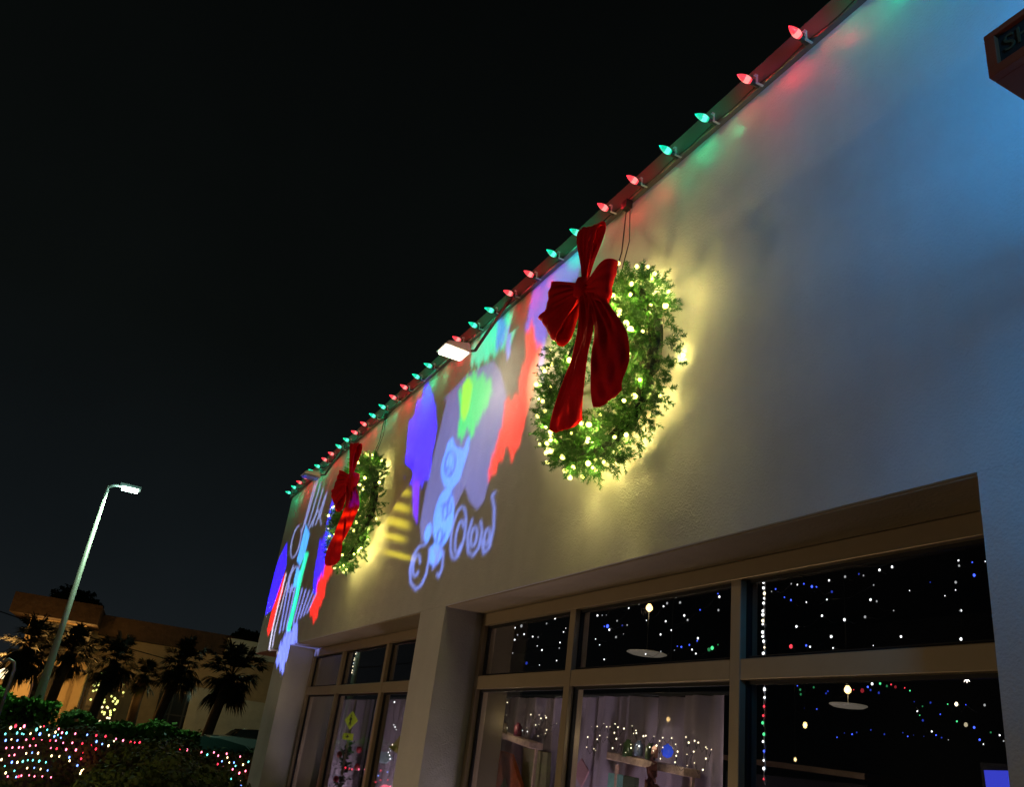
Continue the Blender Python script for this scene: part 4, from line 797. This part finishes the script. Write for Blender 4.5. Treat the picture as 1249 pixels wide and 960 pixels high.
net(NQ, 'thin row of mini lights on the hedge top behind the broad bush', 0, 840, 6.94, HX+0.07)
NR = [(297,765,'p'),(262,758,'r'),(374,778,'p'),(405,790,'t'),(440,778,'p'),(463,795,'p'),(508,785,'p'),(512,805,'y'),(580,800,'p'),(483,825,'b'),(522,832,'y'),(547,832,'b'),(595,843,'y'),(624,828,'t'),(492,855,'p'),(530,880,'y'),(500,882,'p'),(575,888,'p'),(608,877,'p'),(540,868,'p'),(505,923,'t'),(532,918,'t'),(558,943,'t'),(583,925,'y'),(508,948,'b'),(555,850,'t'),(460,840,'r'),(585,955,'b')]
net(NR, 'net of mini lights on the right end of the hedge beside the building', 160, 740, 4.361, HX+0.07)
for y_, z_ in ((-0.75, 1.0), (-0.15, .95), (0.5, 1.05), (2.5, 1.0), (2.9, .8)):
    lamp('POINT', (HX+.25, y_, z_), 1.5, (1.0, 0.08, 0.12), 0.1, name='net_glow_light')
lamp('POINT', (HX+.3, -0.3, .75), 0.35, (0.3, 0.9, 0.8), 0.1, name='net_glow_light')

# ------------------------------------------------------------------ street lamp
DX = -17.0
ba = onX(45, 856, DX); tp_ = onX(133, 593, DX); px_, py_ = DX, (ba.y+tp_.y)/2; zt_ = tp_.z
sl = thing('street_lamp', (DX, py_, 0), 'tall pale street lamp with one lit greenish white head behind the hedge', 'street lamp')
pm = mat('galvanised_pole', (0.34, 0.35, 0.33), 0.5, 0.3, var=0.08)
MB().tube([(DX, py_, 0), (DX, py_, 1.6), (DX, py_, zt_*.5), (DX, py_, zt_)], [.085, .076, .052, .028], 16).build('pole', pm, sl, True)
MB().box((DX-.25, py_-.25, 0), (DX+.25, py_+.25, .35)).build('base', conc, sl, bevel=.02)
hc = onX(157, 598, DX); a_ = MB(); a_.tube([(DX, py_, zt_-.03), (DX, py_+.08, zt_+.03), (DX, hc.y-.1, hc.z+.06)], .03, 8); a_.build('arm', pm, sl, True)
MB().obox((DX, hc.y+.02, hc.z+.06), (.11, 0, 0), (0, .19, 0), (0, 0, .03)).build('lamp_head', mat('dark_grey_head', (.08, .08, .08), .5), sl, bevel=.01)
MB().obox((DX, hc.y+.02, hc.z+.012), (.10, 0, 0), (0, .14, 0), (0, 0, .022)).build('lens', glow('street_lens', (.62, 1.0, .80), 26.0), sl)
lamp('SPOT', (DX+0.02, hc.y+.02, hc.z-.03), 520, (.6, 1.0, .62), .08, aim=(DX, hc.y, 0), size=150, blend=.4, name='street_light')
lamp('POINT', (DX+0.35, hc.y-.05, hc.z-.1), 9, (.45, 1.0, .80), .05, name='street_light')
# thin hooked grey pipe in the bed
q0 = onX(3, 880, -14.2); q1 = onX(21, 806, -14.2)
hk = thing('hooked_post', (-14.2, q1.y, 0), 'thin grey hooked post left of the street lamp', 'post')
MB().tube([(-14.2, q1.y, 0), (-14.2, q1.y, q1.z-.12), (-14.2, q1.y-.03, q1.z-.03), (-14.2, q1.y-.1, q1.z), (-14.2, q1.y-.17, q1.z-.05)], .022, 8).build('pipe', pm, hk, True)

# ------------------------------------------------------------------ far building, across the lot
hd = ray(170, 868); hd = np.array([hd[0], hd[1], 0]); hd /= np.linalg.norm(hd); rt = np.array([hd[1], -hd[0], 0])
if rt@_R < 0: rt = -rt
DB = 36.0
def FB(px, py, d=DB):
    r = ray(px, py); k = d/(r@hd); P = EYE+r*k; return P@rt, P[2]
def WP(u, z, d): return Vector(hd*d+rt*u+np.array([0, 0, z]))
def fbox(mb, u0, u1, z0, z1, d0, d1): 
    c = WP((u0+u1)/2, (z0+z1)/2, (d0+d1)/2); mb.obox(c, Vector(rt)*(u1-u0)/2, Vector(hd)*(d1-d0)/2, (0, 0, (z1-z0)/2)); return mb
ob = thing('office_building', WP(0, 0, DB), 'two storey tan building with a brown tiled fascia and lit columns across the lot', 'building')
tanw = mat('tan_stucco', (0.42, 0.32, 0.19), 0.85, bump=0.01, bscale=12, var=0.1); paleg = mat('pale_stucco', (0.50, 0.50, 0.42), 0.85, var=0.1)
tile = mat('brown_roof_tile', (0.045, 0.026, 0.016), 0.8, bump=0.03, bscale=5, var=0.3); darkgl = mat('dark_glass', (0.012, 0.014, 0.014), 0.3, spec=0.3)
uL, zTop = FB(28, 727); uM, _ = FB(112, 745); uR, _ = FB(345, 790); _, zE = FB(30, 748)
uC0, zc0 = FB(128, 760)
g1 = MB(); fbox(g1, uL+0.5, uM, 0, zE+.1, DB, DB+10); g1.build('wing_wall', tanw, ob)
g2 = MB(); fbox(g2, uM, uR+3, 0, zE+.05, DB+1.6, DB+12); g2.build('main_wall', tanw, ob)
g3 = MB(); fbox(g3, uL-.1, uM+.4, zE-.1, zTop, DB-1.2, DB+10.3); fbox(g3, uM+.4, uR+3.4, zE-.25, zTop-.1, DB+.9, DB+12.3); g3.build('roof_fascia', tile, ob)
# windows and columns
def fwin(pxs, d, name='window', fm=None, nx=1, nz_=1):
    (x0, y0), (x1, y1) = pxs; u0, za = FB(x0, y0, d); u1, zb2 = FB(x1, y1, d); u0, u1 = min(u0, u1), max(u0, u1); za, zb2 = min(za, zb2), max(za, zb2)
    f = MB(); t = .06
    fbox(f, u0, u1, za, za+t, d-.06, d-.002); fbox(f, u0, u1, zb2-t, zb2, d-.06, d-.002)
    for i in range(nx+1): uu = u0+(u1-u0-t)*i/nx; fbox(f, uu, uu+t, za+t, zb2-t, d-.06, d-.002)
    for j in range(1, nz_): zz = za+(zb2-za)*j/nz_; fbox(f, u0+t, u1-t, zz, zz+t*.8, d-.05, d-.003)
    fo = f.build(name, fm or mat('dark_frame', (.03, .03, .03), .5), ob)
    g_ = MB(); fbox(g_, u0+.02, u1-.02, za+.02, zb2-.02, d-.03, d-.012); g_.build('pane', darkgl, fo)
for q in (((46,757),(56,800)), ((66,760),(77,800)), ((92,768),(103,800))): fwin(q, DB, nx=1, nz_=2)
fwin(((131,767),(160,790)), DB+1.6, nx=2)
pe = MB(); a, b = FB(128, 753, DB+1.4); c, d = FB(165, 770, DB+1.4); fbox(pe, min(a, c), max(a, c), min(b, d)-.1, max(b, d), DB+1.3, DB+1.597); pe.build('pale_band', paleg, ob)
# ground floor openings (dark recess) and columns
for q in (((-8,806),(13,880)), ((25,808),(34,880)), ((45,815),(90,888)), ((108,838),(136,892))): fwin(q, DB, 'shopfront_window', nx=2, nz_=2)
for x in (20, 40, 92, 103):
    cmb = MB(); a, b = FB(x, 805, DB-.9); fbox(cmb, a-.25, a+.25, 0, FB(x, 808+ (x-20)*.15, DB-.9)[1], DB-1.1, DB-.6); cmb.build('column', tanw, ob, bevel=.03)
# canopy above the columns
cn = MB(); a = FB(12, 800, DB-.9)[0]; b = FB(108, 812, DB-.9)[0]; fbox(cn, a, b, FB(20, 806, DB-.9)[1], FB(20, 797, DB-.9)[1], DB-1.3, DB-.002); cn.build('canopy', tanw, ob)
fwin(((196,843),(232,905)), DB+1.6, 'tall_window', nx=3, nz_=2)
for q in (((204,826),(217,842)), ((236,838),(242,905)), ((243,855),(258,905)), ((268,850),(318,905))):
    pe = MB(); a, b = FB(*q[0], DB+1.5); c, d = FB(*q[1], DB+1.5); fbox(pe, min(a, c), max(a, c), min(b, d), max(b, d), DB+1.45, DB+1.597); pe.build('pale_panel', paleg, ob)
pe = MB(); a, b = FB(281, 768, DB+.8); c, d = FB(345, 800, DB+.8); fbox(pe, a, c+2, b-1.0, b-.35, DB+.5, DB+.897); pe.build('pale_band', paleg, ob)
# lights of the building
def fl(px, py, d, pw, col, rad=.2): u, z = FB(px, py, d); p = WP(u, z, d); return lamp('POINT', p, pw, col, rad, name='facade_light')
OR = (1.0, 0.50, 0.12)
fl(6, 830, DB-3.0, 190, OR); fl(98, 850, DB-3.2, 60, OR); fl(50, 770, DB-.4, 22, OR); fl(80, 772, DB-.4, 22, OR); fl(104, 775, DB-.4, 16, OR); fl(148, 775, DB-1, 5, OR)
fl(292, 840, DB-3, 26, (.60, 1.0, .75)); fl(215, 830, DB-2, 4, (.8, 1.0, .6)); fl(170, 850, DB-5, 2, OR)
# lit shop things: white lamp cluster at far left, blue sign, yellow lit shrubs
def lump(px, py, d, su, sz, m, name, label, cat, n=1, seed=3):
    u, z = FB(px, py, d); root = thing(name, WP(u, z-sz, d), label, cat); r = np.random.default_rng(seed); mb = MB()
    for i in range(n):
        a, b = (r.uniform(-su, su), r.uniform(-sz, sz)) if n > 1 else (0, 0); s = .038 if n > 1 else su
        q_ = mb if n == 1 else MB()
        q_.lathe([(s*.3,-s),(s*.9,-s*.5),(s,0),(s*.8,s*.6),(s*.2,s)], WP(u+a, z+b, d+r.uniform(-.2, .2) if n > 1 else d), (0,0,1), 7)
        if n > 1: q_.build('bulb', m, root, True)
    if n == 1: mb.build('globe', m, root, True)
    return root
yl = glow('tree_light_yellow', (.95, 1.0, .25), 1.7); wl_ = glow('shop_white', (1.0, .80, .45), 2.2)
lump(4, 822, DB-2, .17, .17, wl_, 'globe_lamp', 'bright globe lamp, upper one at the left edge', 'lamp'); lump(2, 846, DB-2, .13, .13, wl_, 'globe_lamp', 'bright globe lamp, lower one at the left edge', 'lamp')
lump(118, 842, DB-1.3, .16, .6, yl, 'lit_shrub', 'shrub of yellow lights by the middle shopfront, smaller one', 'lit shrub', 16, 4)
lump(136, 850, DB-1.3, .34, .6, yl, 'lit_shrub', 'shrub of yellow lights by the middle shopfront, larger one', 'lit shrub', 34, 5)
lump(131, 873, DB-1.3, .25, .25, wl_, 'lit_shrub', 'dim low shrub with few white lights by the middle shopfront', 'lit shrub', 6, 6)
u, z = FB(84, 846, DB-.3); bs = thing('blue_sign', WP(u, z, DB-.3), 'small glowing blue upright sign in the shopfront of the tan building', 'sign')
m_ = MB(); fbox(m_, u-.12, u+.12, z-.55, z+.55, DB-.25, DB-.15); m_.build('face', glow('sign_blue', (.03, .25, 1.0), 1.4), bs); m_ = MB(); fbox(m_, u-.16, u+.16, z-.6, z+.6, DB-.149, DB-.06); m_.build('case', wire_m, bs)

# ------------------------------------------------------------------ palms
palm_leaf = mat('palm_leaf', (0.028, 0.04, 0.012), 0.5, var=0.35, vscale=2); trunk_m = mat('palm_trunk', (0.13, 0.10, 0.07), 0.9, bump=.03, bscale=14, var=.3)
def crown_mesh(R_, seed):
    r = np.random.default_rng(seed); V = []; 
    for i in range(46):
        az = r.uniform(0, 2*PI); el = r.uniform(-1.2, 1.45); l = R_*r.uniform(.20, .66); d = np.array([math.cos(az)*math.cos(el), math.sin(az)*math.cos(el), math.sin(el)])
        hub = d*l; side = np.cross(d, [0, 0, 1]); side /= np.linalg.norm(side)+1e-6; up = np.cross(side, d)
        V.append(np.array([[0,0,0], side*.02, hub+side*.015, hub-side*.015]))
        for k in range(26):
            q = -1.25+2.5*k/25; dd = d*math.cos(q)+side*math.sin(q)+up*r.normal(0, .12); ll = R_*.48*(1-.25*abs(q))*r.uniform(.8, 1.1)
            s2 = np.cross(dd, up); s2 /= np.linalg.norm(s2); m1 = hub+dd*ll*.55; tip = hub+dd*ll+np.array([0, 0, -ll*.28])
            V.append(np.array([hub, m1+s2*.025, tip, m1-s2*.025]))
    V = np.concatenate(V); n = len(V)//4; return V, np.arange(n*4).reshape(n, 4)
PCR = [crown_mesh(1.0, s) for s in (11, 12)]
def palm(px, py, d, R_, label, i, lean=0.0):
    u, z = FB(px, py, d); c = WP(u, z, d); b = WP(u+lean, 0, d); root = thing('palm_tree', b, label, 'palm tree', 'palms in front of the tan building')
    V, F = PCR[i % 2]; a = i*1.3; Rz = np.array([[math.cos(a), -math.sin(a), 0], [math.sin(a), math.cos(a), 0], [0, 0, 1]])
    mk('crown', (V*R_)@Rz.T+np.array(c), F, palm_leaf, root)
    P = [b, b.lerp(c, .35)+Vector((.05, .05, 0)), b.lerp(c, .7), c]; MB().tube(P, [.2, .16, .15, .17], 10).build('trunk', trunk_m, root, True)
palm(36, 790, DB-5, 1.25, 'leftmost palm, its fronds lit orange', 0, -.7)
palm(88, 796, DB-5.5, 1.03, 'dark palm just right of the street lamp pole', 1, -.4)
palm(142, 808, DB-6, 1.03, 'dark palm beside the yellow lit shrubs', 2, -.5)
palm(176, 826, DB-4.5, .7, 'smallest palm, against the bare brown wall', 3, -.1)
palm(222, 812, DB-6, 1.03, 'palm in front of the tall window', 4, -.6)
palm(283, 824, DB-7, 1.25, 'palm nearest the storefront, with the widest crown', 5, -.6)
def tree(px, py, d, R_, label, seed):
    u, z = FB(px, py, d); c = WP(u, z, d); root = thing('shade_tree', (c.x, c.y, 0), label, 'tree', 'trees behind the tan building')
    leaves(2600, blobplace(c, (R_, R_, R_*.7), .2, seed), .28, leaf_d, 'crown', root, seed=seed)
    MB().tube([(c.x, c.y, 0), (c.x+.1, c.y, c.z*.6), c], [.3, .22, .1], 8).build('trunk', trunk_m, root)
tree(86, 740, DB+16, 1.25, 'dark round treetop above the roof near the lamp pole', 21); tree(300, 788, DB+18, 1.2, 'dark treetop above the roof beside the storefront', 22)

# ------------------------------------------------------------------ parked cars
carb = {}
def car(px, d, zroof, col, label, ln=4.4, yawf=0.0):
    u, _ = FB(px, 905, d); c = WP(u, 0, d); root = thing('parked_car', c, label, 'car', 'cars parked behind the hedge')
    cm = mat('car_paint_'+col[0], col[1], .25, .3, coat=.6); R2 = Vector(rt); H2 = Vector(hd)
    def P(a, b, z): return c+R2*a+H2*b+Vector((0, 0, z))
    # body: side profile lofted over five width stations
    body = [(-.5,.35),(-.5,.62),(-.47,.80),(-.30,.90),(-.14,.95),(.30,.97),(.46,.90),(.5,.72),(.5,.35)]
    def loft(prof, ws, name, m, topin=0.0, zmax=1.5):
        V = []; n = len(prof)
        for wv, k in ws:
            for a, z in prof: V.append(P(a*ln*k, wv, z))
        F = [(j*n+i, j*n+(i+1) % n, (j+1)*n+(i+1) % n, (j+1)*n+i) for j in range(len(ws)-1) for i in range(n)]+[tuple(range(n))[::-1], tuple((len(ws)-1)*n+i for i in range(n))]
        return mk(name, V, F, m, root, True, .0)
    loft(body, [(-.88,.96),(-.82,1),(0,1.01),(.82,1),(.88,.96)], 'body', cm)
    h = zroof; cab = [(-.26,.93),(-.12,h-.04),(-.04,h),(.14,h),(.24,h-.06),(.38,.95)]
    loft(cab, [(-.76,.98),(-.60,.94),(0,1),(.60,.94),(.76,.98)], 'cabin', cm)
    for sgn in (-1, 1):
        w_ = [P(-.22*ln, sgn*.775, .97), P(-.115*ln, sgn*.70, h-.10), P(.20*ln, sgn*.70, h-.10), P(.33*ln, sgn*.775, .97)]; mk('side_window', [tuple(q) for q in w_], [(0,1,2,3)], darkgl, root)
    for sgn, a0, a1 in ((-1, -.275, -.135), (1, .395, .255)):
        mk('windscreen', [tuple(P(a0*ln, -.66, .96)), tuple(P(a0*ln, .66, .96)), tuple(P(a1*ln, .52, h-.07)), tuple(P(a1*ln, -.52, h-.07))], [(0,1,2,3)], darkgl, root)
    tm = mat('tyre', (.01, .01, .01), .8); rm = mat('rim', (.4, .4, .4), .3, .8)
    for a in (-.31, .31):
        for b in (-.80, .80):
            w0 = MB().lathe([(.30,-.1),(.33,-.07),(.33,.07),(.30,.1)], P(a*ln, b, .33), H2, 20).build('wheel', tm, root, True); MB().lathe([(.05,-.11),(.2,-.105),(.2,.105),(.05,.11)], P(a*ln, b, .33), H2, 14).build('rim', rm, w0, True)
    for b in (-.62, .62): MB().obox(P(-.495*ln, b, .70), H2*.13, R2*.03, (0, 0, .06)).build('headlight', mat('headlight_glass', (.5, .5, .5), .1), root, bevel=.01)
car(222, 17.0, 1.40, ('teal', (.02, .05, .05)), 'dark teal car roof showing above the hedge, left one', 4.2)
car(288, 17.5, 1.45, ('grey', (.10, .13, .14)), 'grey blue car in front of the pale panels, nearer one', 4.4)
car(316, 22.5, 1.62, ('black', (.012, .012, .014)), 'black car behind the grey blue one, next to the storefront', 4.6)

# ------------------------------------------------------------------ overhead wire
wa = onX(-60, 725, -24); wb_ = onX(110, 778, -24); ow = thing('overhead_wire', wa, 'thin dark overhead wire sagging across the left edge', 'wire')
ext = (wb_-wa)
MB().tube([wa-ext*2+Vector((0,0,.8)), wa, wa.lerp(wb_, .5)-Vector((0,0,.06)), wb_, wb_+ext*.6+Vector((0,0,.05))], .012, 5).build('cable', wire_m, ow)
